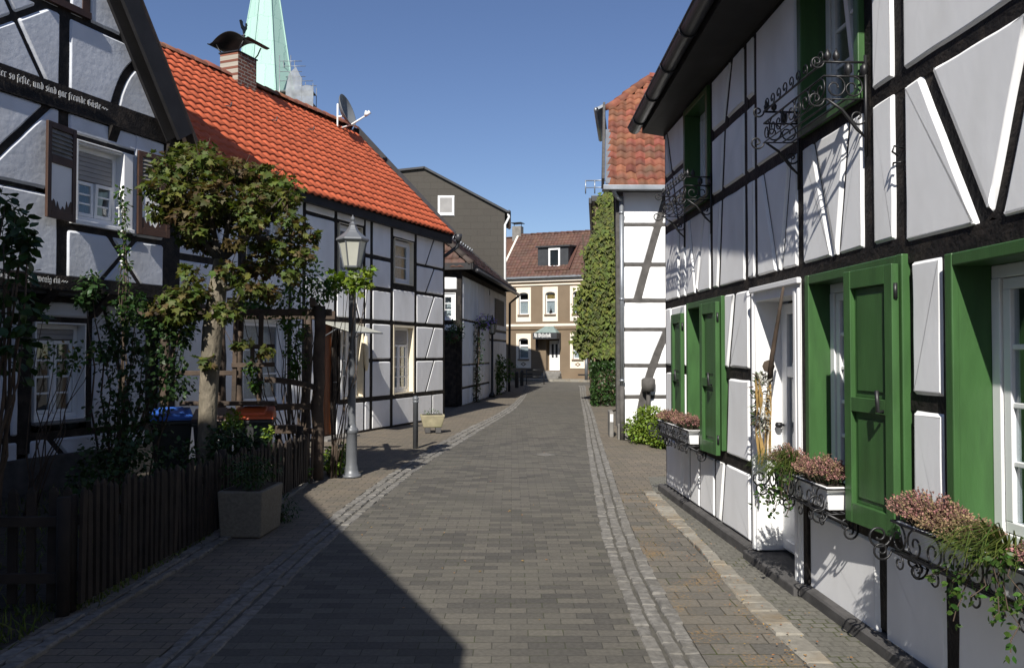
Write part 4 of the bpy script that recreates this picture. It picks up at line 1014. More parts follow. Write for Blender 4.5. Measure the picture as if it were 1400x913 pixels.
# upper storey
rail(T,-4,.40,3.40,3.49); rail(T,.8,2.4,3.03,3.13); rail(T,.8,1.8,4.14,4.2)
cell(P,1.80,2.28,3.13,4.41); cell(P,.82,1.80,4.21,4.41); 
x1 = [((1.4,3.06),(1.92,2.46),.07),((1.86,3.1),(1.26,2.46),.07)]
cell(P,.82,2.28,2.5,3.03,x1)
for s in x1: beam(T,*s)
lb = [((.55,4.45),(-.32,3.45),.1),((.0,4.05),(.68,3.42),.08)]
cell(P,-.76,.66,3.49,4.41,[lb[0]]); cell(P,-.76,.66,2.5,3.40); beam(T,*lb[0]); beam(T,(.1,3.95),(.62,3.42),.08)
cell(P,-2.26,-.9,2.5,3.4); cell(P,-2.26,-.9,3.49,4.41); cell(P,-3.8,-2.4,2.5,3.4); cell(P,-3.8,-2.4,3.49,4.41)
# gable field
cv = arc_pts([(1.46,4.66),(1.66,5.18),(2.02,5.5)], 10)
for a, b in zip(cv, cv[1:]): beam(T, a, b, .10, y=-.004)
pad(P, [(.82,4.71),(1.40,4.71)]+[(x-.06,z+.02) for x,z in cv[1:8]]+[(1.80,5.53),(.82,5.53)])
pad(P, [(1.54,4.71),(2.22,4.71),(2.24,4.98),(1.93,5.40)]+[(x+.055,z-.03) for x,z in cv[8:1:-1]])
gb = [((.52,4.66),(-.32,6.0),.09),((-.62,4.85),(.6,5.75),.11)]
cell(P,-.76,.66,4.71,5.53,[((.50,4.66),(-.1,5.62),.08),((-.62,4.75),(.55,5.62),.10)])
beam(T,(.50,4.66),(-.1,5.62),.08); beam(T,(-.62,4.75),(.55,5.62),.10)
cell(P,-2.26,-.9,4.71,5.53)
pad(P, [(1.1,5.63),(1.72,5.63),(1.16,6.5),(1.1,6.5)]); pad(P, [(-2.2,5.63),(.66,5.63),(.66,6.5),(-2.2,6.5)]); post(T,1.0,1.1,5.6,6.5) ; pad(P,[(.82,5.63),(1.0,5.63),(1.0,6.5),(.82,6.5)], rr=.015)
pad(P, [(-2.,6.6),(.9,6.6),(-.55,9.0),(-1.,9.0)]); pad(P,[(-3.6,4.71),(-2.26,4.71),(-2.26,5.53),(-3.2,5.53)])
# lower storey, behind the jetty
def yl(mb): 
    mb.v = [(x, y+LO, z) for x, y, z in mb.v]; return mb
T2 = MB(); P2 = MB()
post(T2,.42,.60,.45,2.34); rail(T2,-4,2.6,2.2,2.34); rail(T2,-4,2.5,.58,.68); post(T2,1.36,1.44,.45,2.3); post(T2,2.28,2.55,.1,2.3); post(T2,.30,.36,.5,2.3); post(T2,-1.2,-1.05,.45,2.3); post(T2,-4.1,-3.9,.1,2.3); post(T2,-2.6,-2.48,.45,2.3)
rail(T2,.58,1.4,1.97,2.05); cell(P2,.60,1.36,2.05,2.2); cell(P2,.60,2.28,.35,.58,[((.75,.7),(1.1,.3),.09)]); beam(T2,(.75,.7),(1.1,.3),.09); cell(P2,-.2,.42,.35,.58); cell(P2,1.44,2.28,.68,2.2,[((1.6,2.2),(2.1,.7),.08)]); beam(T2,(1.6,2.2),(2.1,.7),.08)
cell(P2,.36,.42,.68,2.2,rr=.01); cell(P2,-1.05,-.55,.68,2.2); cell(P2,.22,.30,.68,2.2,rr=.01); cell(P2,-2.48,-1.2,.68,2.2); cell(P2,-3.9,-2.6,.68,2.2); cell(P2,-3.9,-.3,.35,.58)
yl(T2); yl(P2)
T.v += []; o = len(T.v); T.v += T2.v; T.f += [[i+o for i in f] for f in T2.f]; T.sm += T2.sm; T.rn += T2.rn
o = len(P.v); P.v += P2.v; P.f += [[i+o for i in f] for f in P2.f]; P.sm += P2.sm; P.rn += P2.rn
for u in (-3.9,-2.4,-.85,.56,1.36,2.3): 
    T.hexa([(u,LO+.02,2.02),(u+.13,LO+.02,2.02),(u+.13,LO+.06,2.02),(u,LO+.06,2.02),(u,-.07,2.33),(u+.13,-.07,2.33),(u+.13,LO+.06,2.33),(u,LO+.06,2.33)])
    if u not in (.56,): T.hexa([(u,-.0,4.2),(u+.13,-.0,4.2),(u+.13,.04,4.2),(u,.04,4.2),(u,-.1,4.42),(u+.13,-.1,4.42),(u+.13,.04,4.42),(u,.04,4.42)])
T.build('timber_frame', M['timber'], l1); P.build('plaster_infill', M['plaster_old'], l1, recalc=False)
x = MB(); x.box(-4.1,2.62,LO-.05,LO+.2,-.05,.40); x.build('plinth', M['plinth'], l1, bevel=.01)
x = MB(); x.box(-4.0,2.6,.0,LO+.1,2.28,2.33); x.build('jetty_soffit', M['soffit'], l1)
wn = window(l1,.95,1.60,3.20,4.10,rec=.10,cols=2,rows=3,roller=.34,cgap=.2,ajar=.07)
x = MB()
for a in ((.84,.95,3.14,4.14),(1.60,1.77,3.14,4.14)): x.box(a[0]+.002,a[1]-.022,-.03,.06,a[2],a[3])
x.box(.842,1.768,-.028,.06,4.122,4.142); x.box(.842,1.768,-.05,.06,3.13,3.178); x.build('casing', M['white'], wn, bevel=.006)
def louvre(hx, width, z0, z1, ang, side):
    s = MB(); f = .06
    s.box(0,f,-.035,0,z0,z1); s.box(width-f,width,-.035,0,z0,z1); zm = z0+(z1-z0)*.62
    for a,b in ((z0,z0+.09),(zm-.05,zm+.05),(z1-.07,z1)): s.box(f,width-f,-.034,-.001,a,b)
    w2 = MB(); w2.box(f,width-f,-.02,-.012,z0+.09,zm-.05); l = MB()
    n = 6
    for k in range(n):
        z = zm+.05+(z1-.07-zm-.05)*(k+.5)/n; l.hexa([(f,-.034,z-.03),(width-f,-.034,z-.03),(width-f,-.026,z-.034),(f,-.026,z-.034),(f,-.008,z+.026),(width-f,-.008,z+.026),(width-f,-.0,z+.022),(f,-.0,z+.022)])
    orn = MB(); poly = [(f,z0+.09)]
    m = 16
    for k in range(m+1): 
        a = k/m; poly.append((f+(width-2*f)*a, z0+.12+.10*abs(a-.5)*2+.035*math.sin(a*31)+.02*math.sin(a*57)))
    poly.append((width-f,z0+.09)); orn.prism(poly[::-1], lambda a,b,t:(a,t,b), -.027,-.021)
    for q in (s,w2,l,orn):
        if side < 0: q.v = [(-x,y,z) for x,y,z in q.v]; q.f = [f_[::-1] for f_ in q.f]
    o = s.build('shutter', M['brownpaint'], l1, bevel=.004); w2.build('panel', M['white'], o); l.build('louvre', M['stone'], o); orn.build('cut_ornament', M['brownpaint'], o)  # slats in a lighter grey, their sunlit edges put into the colour
    o.location = (hx,-.05,0); o.rotation_euler = (0,0,ang); return o
louvre(.85,.45,3.13,4.22,rad(10),-1); louvre(1.79,.48,3.13,4.21,rad(-8),1)
def shift(o, dy): o.location.y += dy
w_ = window(l1,.66,1.32,.82,1.95,rec=.12,cols=2,rows=4,roller=.12,cgap=.14,sill='stone'); shift(w_, LO)
w_ = window(l1,-.5,.2,.72,1.95,rec=.12,cols=2,rows=3,sill='stone'); shift(w_, LO)
# attic window with open shutters, top of the picture
w_ = window(l1,.50,.96,5.72,6.6,rec=.03,cols=2,rows=2); x = MB()
x.box(.40,.5,-.03,.03,5.64,6.7); x.box(.96,1.06,-.03,.03,5.64,6.7); x.box(.40,1.06,-.06,.03,5.62,5.70); x.build('casing', M['brownpaint'], w_)
x = MB(); lettering(x,'bauen hier so feSte, und sind gar fremde Gäste~',1.32,4.57,.058,y=-.062,squash=.98); x.build('inscription', M['letter'], l1)
x = MB(); lettering(x,'da bauen wir gar wenig ein~',.78,2.405,.05,y=-.062,squash=1.0); x.build('inscription', M['letter'], l1)
# steep roof with heavy bargeboards
rv = MB(); ov = .26
for s in (1,-1):
    def X(u): return u if s > 0 else 2*uc-u
    pts = [(2.62,4.60),(2.36,5.02),(uc,za-.2)]
    for (a, b) in zip(pts, pts[1:]): pass
    e = Vector((X(2.56),0,4.62)); t = Vector((X(uc),0,za))
    d = (t-e).normalized()
    n = Vector((d.z*s,0,-d.x*s)).normalized()
    rv.hexa([e+n*-.30+Vector((0,-ov,0)),e+Vector((0,-ov,0)),e+Vector((0,-ov+.05,0)),e+n*-.30+Vector((0,-ov+.05,0)),t+n*-.30+Vector((0,-ov,-.0)),t+Vector((0,-ov,0)),t+Vector((0,-ov+.05,0)),t+n*-.30+Vector((0,-ov+.05,0))])
    rv.hexa([e+n*-.32+Vector((0,-.06,0)),e+n*-.02+Vector((0,-.06,0)),e+n*-.02+Vector((0,.1,0)),e+n*-.32+Vector((0,.1,0)),t+n*-.32+Vector((0,-.06,0)),t+n*-.02+Vector((0,-.06,0)),t+n*-.02+Vector((0,.1,0)),t+n*-.32+Vector((0,.1,0))])
rv.build('bargeboard', M['soffit'], l1)
rf = MB()
slab(rf,[(2.72,-ov,4.42),(2.72,7.5,4.42),(uc,7.5,za+.06),(uc,-ov,za+.06)],.06); slab(rf,[(2*uc-2.72,7.5,4.42),(2*uc-2.72,-ov,4.42),(uc,-ov,za+.06),(uc,7.5,za+.06)],.06)
rf.build('roof', M['tile_dark'], l1)
x = MB(); x.box(2.52,2.6,.15,7.4,0,4.5); x.box(-4.1,2.6,7.3,7.4,0,4.5); x.box(-4.1,-4.0,.15,7.3,0,4.5); x.add([(-4.05,7.35,4.4),(2.56,7.35,4.4),(uc,7.35,za-.1)],[(0,1,2)])
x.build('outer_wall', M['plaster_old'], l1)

# ================================================================== NEIGHBOUR BESIDE THE CAMERA (throws the gable shadow on the street)
az, el = rad(13.5), rad(40.5)
def shadow_foot(px, py, h): L = h/math.tan(el); return px-math.sin(az)*L, py-math.cos(az)*L
cx0, cy0 = shadow_foot(-.25, 4.43, 3.6)
dh = 5.24*math.tan(el)/math.cos(az); wdt = 2.3+dh/math.tan(el)*math.sin(az); zr = 3.6+dh
l0 = thing('house', 'dark-roofed gabled house close on the left, just outside the picture', 'house', (cx0-.2,cy0-6,0))
x = MB(); x.prism([(-12,0),(-.25,0),(-.25,3.3),(.2-wdt,zr-.3),(-9,zr-.3),(-12,4.5)], lambda a,b,t:(a,t,b), -6, 5.9); x.build('outer_wall', M['plaster_old'], l0); x = MB(); x.box(-5.8-cx0+.2,-13,-6.1,5.93,3,9.1); x.build('shade_block', M['plaster_old'], l0)  # unseen tall block added beside the house to shade the garden shrubs
x = MB(); slab(x,[(.2,-6.2,3.6),(.2,6.0,3.6),(.2-wdt,6.0,zr),(.2-wdt,-6.2,zr)],.14); slab(x,[(.2-wdt,-6.2,zr),(.2-wdt,6.0,zr),(-9,6.0,zr-.2),(-9,-6.2,zr-.2)],.14); slab(x,[(-9,-6.2,zr-.2),(-9,6,zr-.2),(-12.3,6,4.3),(-12.3,-6.2,4.3)],.14); x.build('roof', M['tile_dark'], l0)  # level stretch left of the ridge is shaped to shade the garden
# ================================================================== RIGHT HOUSE BEYOND (red pantiles)
r2 = thing('half_timbered_house', 'white house with grey curved braces and weathered red pantile roof, right of the street', 'house', (1.96,14.95,0), 0)
T = MB(); P = MB()
RZ = [.30,(.75,.83),(1.33,1.41),(2.0,2.08),(2.53,2.62),(3.20,3.29),(3.95,4.03),4.6]
zs = [.30,.75,.83,1.33,1.41,2.0,2.08,2.53,2.62,3.20,3.29,3.95,4.03,4.62]
up = arc_pts([(.36,2.53),(.55,3.24),(.95,4.62)],10); lo = arc_pts([(.42,.30),(.55,1.05),(.95,2.08)],10)
post(T,-.02,.13,.25,4.7); post(T,1.5,1.64,.3,4.7); post(T,3.4,3.54,.3,4.7); post(T,5.2,5.34,.3,4.7)
for k in range(1,len(zs)-1,2): rail(T,0,5.3,zs[k],zs[k+1],wob=.008)
for a,b in list(zip(up,up[1:]))+list(zip(lo,lo[1:])): beam(T,a,b,.165,y=-.003)
for k in range(0,len(zs),2):
    z0,z1 = zs[k],zs[k+1]
    c = up if z0 > 2.55 else lo if z1 < 2.05 else None
    if c:
        for q in curved_split(.13,1.5,z0,z1,c,.16): pad(P,q,proud=.008,rr=.012)
    else: cell(P,.13,1.5,z0,z1,proud=.008,rr=.012)
    for a,b in ((1.64,3.4),(3.54,5.2)): cell(P,a,b,z0,z1,proud=.008,rr=.012)
T.build('timber_frame', M['timber_grey'], r2); P.build('plaster_infill', M['plaster'], r2, recalc=False)
x = MB(); x.box(0,5.3,-.04,.1,-.05,.30); x.build('plinth', M['stone'], r2, bevel=.01)
SHEAR = .15
def shr(mb):
    mb.v = [(x+max(0,y)*SHEAR, y, z) for x, y, z in mb.v]; return mb
x = MB(); x.box(.0,.1,.12,6.4,0,4.7); x.box(0,5.3,6.4,6.5,0,4.7); x.box(5.2,5.3,.12,6.4,0,4.7); x.prism([(.0,4.6),(6.4,4.6),(5.,6.1),(1.3,5.9)], lambda a,b,t:(t,a,b), .02,.1); shr(x).build('outer_wall', M['plaster'], r2)
x = MB(); x.tube([(.07,-.09,4.5),(.07,-.09,1.0)],.04,10); x.tube([(-.12,-.32,4.60),(-.05,-.2,4.5),(.07,-.09,4.42)],.04,8)
for z in (4.2,2.6,1.1): x.lathe([(.05,-.02),(.052,.02)],10,(.07,-.09,z))
x.build('drainpipe', M['zinc'], r2); x = MB(); x.tube([(.07,-.09,1.0),(.07,-.09,.0)],.047,10); x.build('cast_iron_pipe', M['timber_grey'], r2)
x = MB(); x.bar((-.3,-.34,4.62),(5.6,-.34,4.60),.11,.09); x.bar((-.3,-.25,4.60),(5.6,-.25,4.58),.2,.05); x.build('gutter', M['zinc'], r2, bevel=.01)
x = MB(); x.lathe([(0,-.12),(.11,-.12),(.13,-.02),(.13,.1),(.09,.13),(0,.13)],8,(.55,-.12,1.02)); x.tube([(.55,-.12,.95),(.55,-.1,.4)],.04,6); x.build('pipe_inlet', M['timber_grey'], r2)
E0 = Vector((-.20,-.3,4.64)); V_ = Vector((.0,2.9,2.75)); zh = 6.25
rt = MB(); lv = 4.5
def ins(x,y):
    d = y/lv
    return True if d < .68 else x > (d-.68)*lv*.62
tiles(rt,E0,(1,0,0),V_,5.9,lv,.185,.245,wave=.045,lift=.05,seg=7,jit=.008,inside=ins); shr(rt).build('roof',M['tile_old'],r2,recalc=False)
Vn = V_.normalized(); hip0 = E0+Vn*(.68*lv)+Vector((.0,0,.03)); hip1 = E0+Vn*lv+Vector((.32*lv*.62,0,.05)); rdg = hip1+Vector((3.2,0,0))
rd = MB(); slab(rd,[E0+Vector((.02,0,-.04)),E0+Vector((5.9,0,-.04)),rdg+Vector((1.2,0,-.1)),hip1-Vector((0,0,.1)),hip0-Vector((-.03,0,.08))],.07)
bk = hip0+Vector((0,2.3,0)); slab(rd,[hip0-Vector((0,0,.06)),hip1-Vector((0,0,.06)),bk-Vector((0,0,.06))],.06); slab(rd,[bk,hip1-Vector((0,0,.1)),rdg+Vector((1.2,0,-.1)),(5.7,6.9,4.6),(-.2,6.9,4.6)],.06); shr(rd).build('roof_deck',M['soffit'],r2)
rt = MB(); ridge_tiles(rt,hip0,hip1,.11,.3); ridge_tiles(rt,hip1,rdg,.11,.3); shr(rt).build('ridge_tiles',M['tile_old'],r2)
x = MB(); a = E0+Vector((-.10,-.05,.05)); b = hip0+Vector((-.10,.0,.02)); x.bar(a,b,.05,.22); shr(x).build('verge_board',M['timber_grey'],r2)
x = MB(); x.bar(E0+Vector((.0,.0,.06)),E0+Vn*(lv*.45)+Vector((.0,0,.07)),.10,.02); shr(x).build('verge_flashing',M['zinc'],r2)
x = MB(); x.hexa([hip0+Vector((-.26,-.1,-.08)),hip0+Vector((-.1,-.1,-.0)),hip0+Vector((-.1,2.3,-.0)),hip0+Vector((-.26,2.3,-.08)),hip0+Vector((-.26,-.1,-.02)),hip0+Vector((-.1,-.1,.06)),hip0+Vector((-.1,2.3,.06)),hip0+Vector((-.26,2.3,-.02))]); x.tube([hip0+Vector((-.27,-.1,-.06)),hip0+Vector((-.27,2.3,-.06))],.05,8); shr(x).build('gable_gutter',M['zinc'],r2)
wl = thing('garden_wall_stub','low grey wall end with a white sign plate by the drainpipe','wall',(1.83,15.3,0),rad(-3))
x = MB(); x.box(.02,.10,0,.5,0,.5); x.build('wall_block',M['stone'],wl,bevel=.02); x = MB(); x.box(.03,.09,-.012,-.002,.3,.45); x.build('sign_plate',M['paper'],wl)

# ================================================================== IVY-COVERED HOUSE
r3 = thing('house','house hidden behind thick yellow-green ivy beyond the red-roofed house','house',(2.75,26.6,0),rad(-6))
x = MB(); x.box(0,7,0,8,0,6.6); x.build('outer_wall',M['brownrender'],r3); x = MB(); x.box(-.12,7.2,-.2,8.2,6.6,6.8); x.box(-.2,-.1,-.25,8.2,6.52,6.72); x.build('roof',M['zinc_dark'],r3,bevel=.02)
x = MB()
for k in range(4): x.tube([(-.3+.3*k,-.25,6.85),(-.3+.3*k,-.25,7.3)],.02,5)
x.tube([(-.3,-.25,7.28),(.7,-.25,7.28)],.02,5); x.tube([(-.3,-.25,7.05),(.7,-.25,7.05)],.015,5); x.build('roof_railing',M['zinc'],r3)
iv = thing('ivy','tall wall of yellow-green ivy between the red-roofed house and the brown inn','ivy',(2.75,26.6,0),rad(-6))
x = MB(); st = MB()
for _ in range(9000):
    z = 1.5+5.6*R.random(); t = (z-1.5)/5.6
    lft = .42-1.08*min(1,(1-t)*1.3)**.75+.3*max(0,.12-t)*4-.22*noise.noise((z*1.3,1,2))
    if R.random() < .12: lft -= .15
    u = R.uniform(lft,1.5); bulge = .28+.3*noise.noise((u*1.1,z*.9,4))+.25*math.sin(min(1,1-t)*2.6)
    y = -max(.06,bulge)*R.uniform(.55,1.05)
    if u < 0: y += (-u)*R.random()*1.3
    leaf(x,(u,y,z),(R.uniform(-.6,.6),-.45,-.8),(R.uniform(-.3,.3),-1,.5),R.uniform(.07,.2),IVYL,.2)
for k in range(9): st.tube(wander((-.1+.12*k,-.08,0),(-.4+.25*k,-.2,5.5),8,.12),[.05]*5+[.03]*4,5)
x.build('foliage',M['ivy'],iv); st.build('stem',M['twig'],iv)
def hedge(name,label,cat,c,size,n,m,leafsize=.07,rot=0,shape=OVAL,lump=.12,group=None):
    o = thing(name,label,cat,c,rot,group); x = MB(); sx,sy,sz = size; s = R.uniform(0,90)
    for _ in range(n):
        f = R.random(); ax = [sy*sz,sy*sz,sx*sz,sx*sz,sx*sy]; tot = sum(ax); q = f*tot; k = 0
        while q > ax[k]: q -= ax[k]; k += 1
        a,b = R.uniform(-1,1),R.uniform(-1,1)
        p,nn = [(Vector((-1,a,b)),(-1,0,0)),(Vector((1,a,b)),(1,0,0)),(Vector((a,-1,b)),(0,-1,0)),(Vector((a,1,b)),(0,1,0)),(Vector((a,b,1)),(0,0,1))][k]
        nn = Vector(nn); p = Vector((p.x*sx/2,p.y*sy/2,(p.z+1)*sz/2))
        l = 1+lump*noise.noise((p.x*2.2+s,p.y*2.2,p.z*2.2)); dd = R.random()**2*.12
        p = Vector((p.x*l,p.y*l,p.z*(1+(l-1)*.6)))-nn*dd
        leaf(x,p,nn*.6+rvec()+Vector((0,0,.3)),nn+rvec()*.6,leafsize*R.uniform(.6,1.3),shape)
    x.build('foliage',m,o); t = MB()
    for k in range(8): t.tube(wander((R.uniform(-.35,.35)*sx,R.uniform(-.35,.35)*sy,0),(R.uniform(-.4,.4)*sx,R.uniform(-.4,.4)*sy,sz*.8),5,.05),[.03,.025,.02,.015,.01,.006],5)
    t.build('branch',M['twig'],o); return o
hedge('hedge','dark green clipped hedge at the foot of the ivy wall','hedge',(3.0,24.75,0),(1.05,1.3,1.3),3600,M['hedge'],.085)
def bush(label,c,rad3,n,m,ls,name='shrub',shape=OVAL,group=None,trunk=True,droop=.1):
    o = thing(name,label,'shrub',c,R.uniform(0,6),group); x = MB(); t = MB()
    k = 9
    for i in range(k):
        v = rvec(); cc = Vector((v.x*rad3[0]*.5,v.y*rad3[1]*.5,rad3[2]*(.85+.5*v.z)))
        blob_leaves(x,cc,(rad3[0]*.62,rad3[1]*.62,rad3[2]*.55),n//k,ls,shape,droop=droop)
        t.tube(wander((v.x*.05,v.y*.05,-.05),cc,5,.05),[.02,.017,.014,.01,.008,.005],5)
    x.build('foliage',m,o); t.build('branch',M['twig'],o); return o
bush('round light green shrub by the white wall right of the street, the taller of two',(2.44,14.3,0),(.5,.42,.36),4200,M['leaf_lime'],.055)
bush('low light green shrub tucked behind the corner of the green-shuttered house',(2.66,13.6,0),(.38,.36,.27),2600,M['leaf_lime'],.055)
bush('leafy green bush at the far end of the small dark-roofed house on the left',(-.55,31.2,0),(.72,.8,.85),1900,M['leaf'],.11)

# ================================================================== BROWN INN CLOSING THE STREET
fi = thing('inn','brown rendered inn with cream window surrounds and red-brown roof closing the street','inn',(2,47.5,0),rad(-21.8))
x = MB(); x.box(-5,9,0,.25,0,5.95); fo_holes = []
pitch = 1.69; cols_ = [-1.405+pitch*k for k in range(-2,7)]
x = MB()
def wall_with_holes(mb,u0,u1,z0,z1,holes,y0,y1):
    us = sorted({u0,u1}|{h[0] for h in holes}|{h[1] for h in holes}); zz = sorted({z0,z1}|{h[2] for h in holes}|{h[3] for h in holes})
    for a,b in zip(us,us[1:]):
        for c,d in zip(zz,zz[1:]):
            if any(h[0]<=a and b<=h[1] and h[2]<=c and d<=h[3] for h in holes): continue
            mb.add([(a,y0,c),(b,y0,c),(b,y0,d),(a,y0,d)],[(0,1,2,3)])
holes = []; wl_ = []
for k,c in enumerate(cols_):
    holes.append((c-.30,c+.30,3.92,5.22)); wl_.append((c,3.92,5.22,3.48,5.52,True))
    if k == 3: continue
    holes.append((c-.30,c+.30,1.28,2.5)); wl_.append((c,1.28,2.5,.73,2.78,False))
holes.append((-.02,.86,.6,2.45))
wall_with_holes(x,-5,9,-.1,6.0,holes,0,.2); x.box(-5,9,9,9.2,0,6); x.box(-5,-4.9,.02,9,0,6); x.box(8.9,9,.02,9,0,6)
x.build('outer_wall',M['brownrender'],fi)
for c,z0,z1,s0,s1,upr in wl_:
    s = MB(); h=.47
    wall_with_holes(s,c-h,c+h,s0,s1,[(c-.30,c+.30,z0,z1)],-.035,.1)
    for a,b in ((c-h,s0),(c+h,s0)): s.box(a-.001 if a<c else a-.02,a+.02 if a<c else a+.001,-.033,.01,s0,s1)
    s.box(c-h,c+h,-.034,.01,s1-.02,s1); s.box(c-h,c+h,-.034,.01,s0,s0+.02)
    if upr:
        for q in range(7): s.box(c-h+.03+q*.13,c-h+.10+q*.13,-.05,-.03,s1-.10,s1-.03)
    for q in range(8):
        a0,a1 = math.pi*q/8,math.pi*(q+1)/8
        s.prism([(c-.30*math.cos(a0),z1-.12+.12*math.sin(a0)),(c-.30*math.cos(a1),z1-.12+.12*math.sin(a1)),(c-.30*math.cos(a1),z1+.002),(c-.30*math.cos(a0),z1+.002)],lambda a,b,t:(a,t,b),-.032,.06)
    so = s.build('window_surround',M['ochre'],fi)
    si = MB(); si.box(c-.36,c+.36,-.10,.05,z0-.10,z0-.01); si.build('sill',M['brownrender'],so)
    if not upr:
        di = MB(); di.prism([(c-.19,s0+.23),(c,s0+.11),(c+.19,s0+.23),(c,s0+.35)],lambda a,b,t:(a,t,b),-.045,-.03); di.build('lozenge',M['brownrender'],so)
        dj = MB(); dj.prism([(c-.08,s0+.23),(c,s0+.17),(c+.08,s0+.23),(c,s0+.29)],lambda a,b,t:(a,t,b),-.055,-.046); dj.build('lozenge_centre',M['ochre'],so)
    w = MB(); y = .10; f = .05
    w.box(c-.3,c-.3+f,y,y+.06,z0,z1); w.box(c+.3-f,c+.3,y,y+.06,z0,z1); w.box(c-.3+f,c+.3-f,y,y+.06,z0,z0+.06); w.box(c-.3+f,c+.3-f,y,y+.06,z1-.10,z1)
    zt = z0+(z1-z0)*.64; w.box(c-.3+f,c+.3-f,y-.01,y+.06,zt-.06,zt+.06)
    wo = w.build('window',M['white'],fi); 
    gl = MB(); gl.box(c-.26,c+.26,y+.02,y+.03,z0+.05,z1-.09); gl.build('pane',M['glass'],wo)
    cu = MB(); n = 16
    cu.add([p for q in range(n+1) for p in ((c-.27+.54*q/n,y+.05+.008*(q%2),z0+.03),(c-.27+.54*q/n,y+.05+.008*(q%2),zt-.02))],[(2*q,2*q+2,2*q+3,2*q+1) for q in range(n)]); cu.build('curtain',M['curtain'],wo)
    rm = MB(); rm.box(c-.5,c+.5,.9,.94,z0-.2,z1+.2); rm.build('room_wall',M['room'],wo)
    if upr and abs(c-cols_[3])<.01:
        e = MB(); e.box(c-.26,c+.26,y+.05,y+.06,zt+.06,z1-.1); e.build('stained_panel',M['straw'],wo)
        e = MB(); e.lathe([(.0,0),(.13,0),(.06,.2),(.03,.3),(.03,.42),(0,.43)],8,(c-.02,y+.08,z0+.06)); e.build('figurine',M['iron'],wo)
x = MB(); x.box(-5.05,9.05,-.10,.0,5.83,6.06); x.box(-5.02,9.02,-.05,0,5.62,5.70); x.box(-5.03,9.03,-.07,-.001,3.20,3.34); x.build('cornice',M['ochre'],fi,bevel=.01)
x = MB(); x.box(-5.1,9.1,-.28,-.12,6.04,6.15); x.build('gutter',M['zinc'],fi); x=MB(); x.box(-5.0,9.0,-.06,-.002,3.02,3.19); x.build('render_band',M['brownrender'],fi)  # raised band in the wall's brown render below the ochre strip
x = MB(); tiles(x,(-2.9,-.22,6.12),(1,0,0),(0,3.4,3.05),12,4.6,.22,.30,wave=.03,lift=.03,seg=4,jit=.012); x.build('roof',M['tile_brown'],fi,recalc=False)
x = MB(); slab(x,[(-2.9,-.2,6.06),(9.1,-.2,6.06),(9.1,3.2,9.12),(-2.9,3.2,9.12)],.06); slab(x,[(9.1,9.3,6.06),(-5,9.3,6.06),(-5,3.2,9.12),(9.1,3.2,9.12)],.06); slab(x,[(-5.1,.8,6.6),(-2.9,.8,6.6),(-2.9,3.2,9.0),(-5.1,3.2,9.0)],.06); x.build('roof_deck',M['tile_brown'],fi)
x = MB(); ridge_tiles(x,(-2.9,3.18,9.17),(9.1,3.18,9.17),.12,.4); x.build('ridge_tiles',M['tile_brown'],fi)
x = MB(); x.bar((-2.95,-.2,6.16),(-2.95,3.2,9.24),.12,.1); x.build('verge_flashing',M['ochre'],fi)
x = MB(); x.box(-3.35,-2.75,3.0,3.5,8.7,9.75); ch = x.build('chimney',M['stone'],fi,bevel=.02); x = MB(); x.box(-3.4,-2.7,2.9,3.6,9.95,9.98); 
for a in (-3.3,-2.8): x.tube([(a,3.25,9.75),(a,3.25,9.96)],.02,5)
x.build('cowl',M['iron'],ch)
dm = MB(); dm.box(-.70,1.22,.55,.62,6.62,8.0); dm.add([(1.22,.56,6.65),(1.22,2.4,8.05),(1.22,.56,8.0)],[(0,1,2)]); dm.add([(-.70,.56,6.65),(-.70,2.4,8.05),(-.70,.56,8.0)],[(0,1,2)]); slab(dm,[(-.8,.42,8.02),(1.34,.42,8.02),(1.34,2.5,8.2),(-.8,2.5,8.2)],.09)
dmo = dm.build('dormer',M['slate_dorm'],fi); x = MB(); y=.48
x.box(.0,.1,y,y+.06,6.72,7.86); x.box(.62,.72,y,y+.06,6.72,7.86); x.box(.1,.62,y,y+.06,6.72,6.82); x.box(.1,.62,y,y+.06,7.76,7.86); x.build('window',M['white'],dmo); x = MB(); x.box(.09,.63,y+.02,y+.03,6.8,7.78); x.build('pane',M['glass'],dmo)
x = MB(); x.bar((1.34,.1,6.58),(1.34,2.3,8.45),.2,.06); x.box(-.8,1.4,.1,.5,6.50,6.58); x.build('flashing_tiles',M['tile_brown'],dmo)
dr = MB(); dr.box(.12,.78,.3,.36,.60,2.35); dro = dr.build('door',M['white'],fi); x = MB()
for a in (.26,.5): x.box(a,a+.13,.285,.3,1.35,2.15)
x.build('pane',M['slate_dorm'],dro); x=MB(); x.box(-.02,.0,.0,.4,.55,2.45); x.box(.86,.88,0,.4,.55,2.45); x.box(-.02,.88,0,.4,2.45,2.47); x.box(-.02,.88,.36,.4,.55,2.45); x.build('door_recess',M['brownrender'],fi)
for k in range(4): 
    x = MB(); x.box(-.12-.04*k,.94+.02*k,-.30*k-.02,.34,.42-.14*k,.56-.14*k); x.build('step',M['stone'],fi,bevel=.01)
x = MB(); x.hexa([(-.5,-.72,2.78),(.9,-.72,2.78),(.9,-.02,2.78),(-.5,-.02,2.78),(.0,-.12,3.2),(.5,-.12,3.2),(.5,-.02,3.2),(.0,-.02,3.2)]); cno = x.build('door_canopy',M['copper_grey'],fi)
x = MB(); x.box(-.54,.94,-.77,-.73,2.44,2.80); x.box(-.54,-.5,-.73,0,2.44,2.80); x.box(.9,.94,-.73,0,2.44,2.80); x.box(-.54,-.48,-.3,0,1.9,2.44); x.box(.88,.94,-.3,0,1.9,2.44); x.build('sign_board',M['slate_dorm'],cno)
x = MB(); lettering(x,'Alt WeSterholt',0,2.54,.165,y=-.78,squash=.74,right=False,u0=-.47); x.build('sign_lettering',M['paper'],cno)
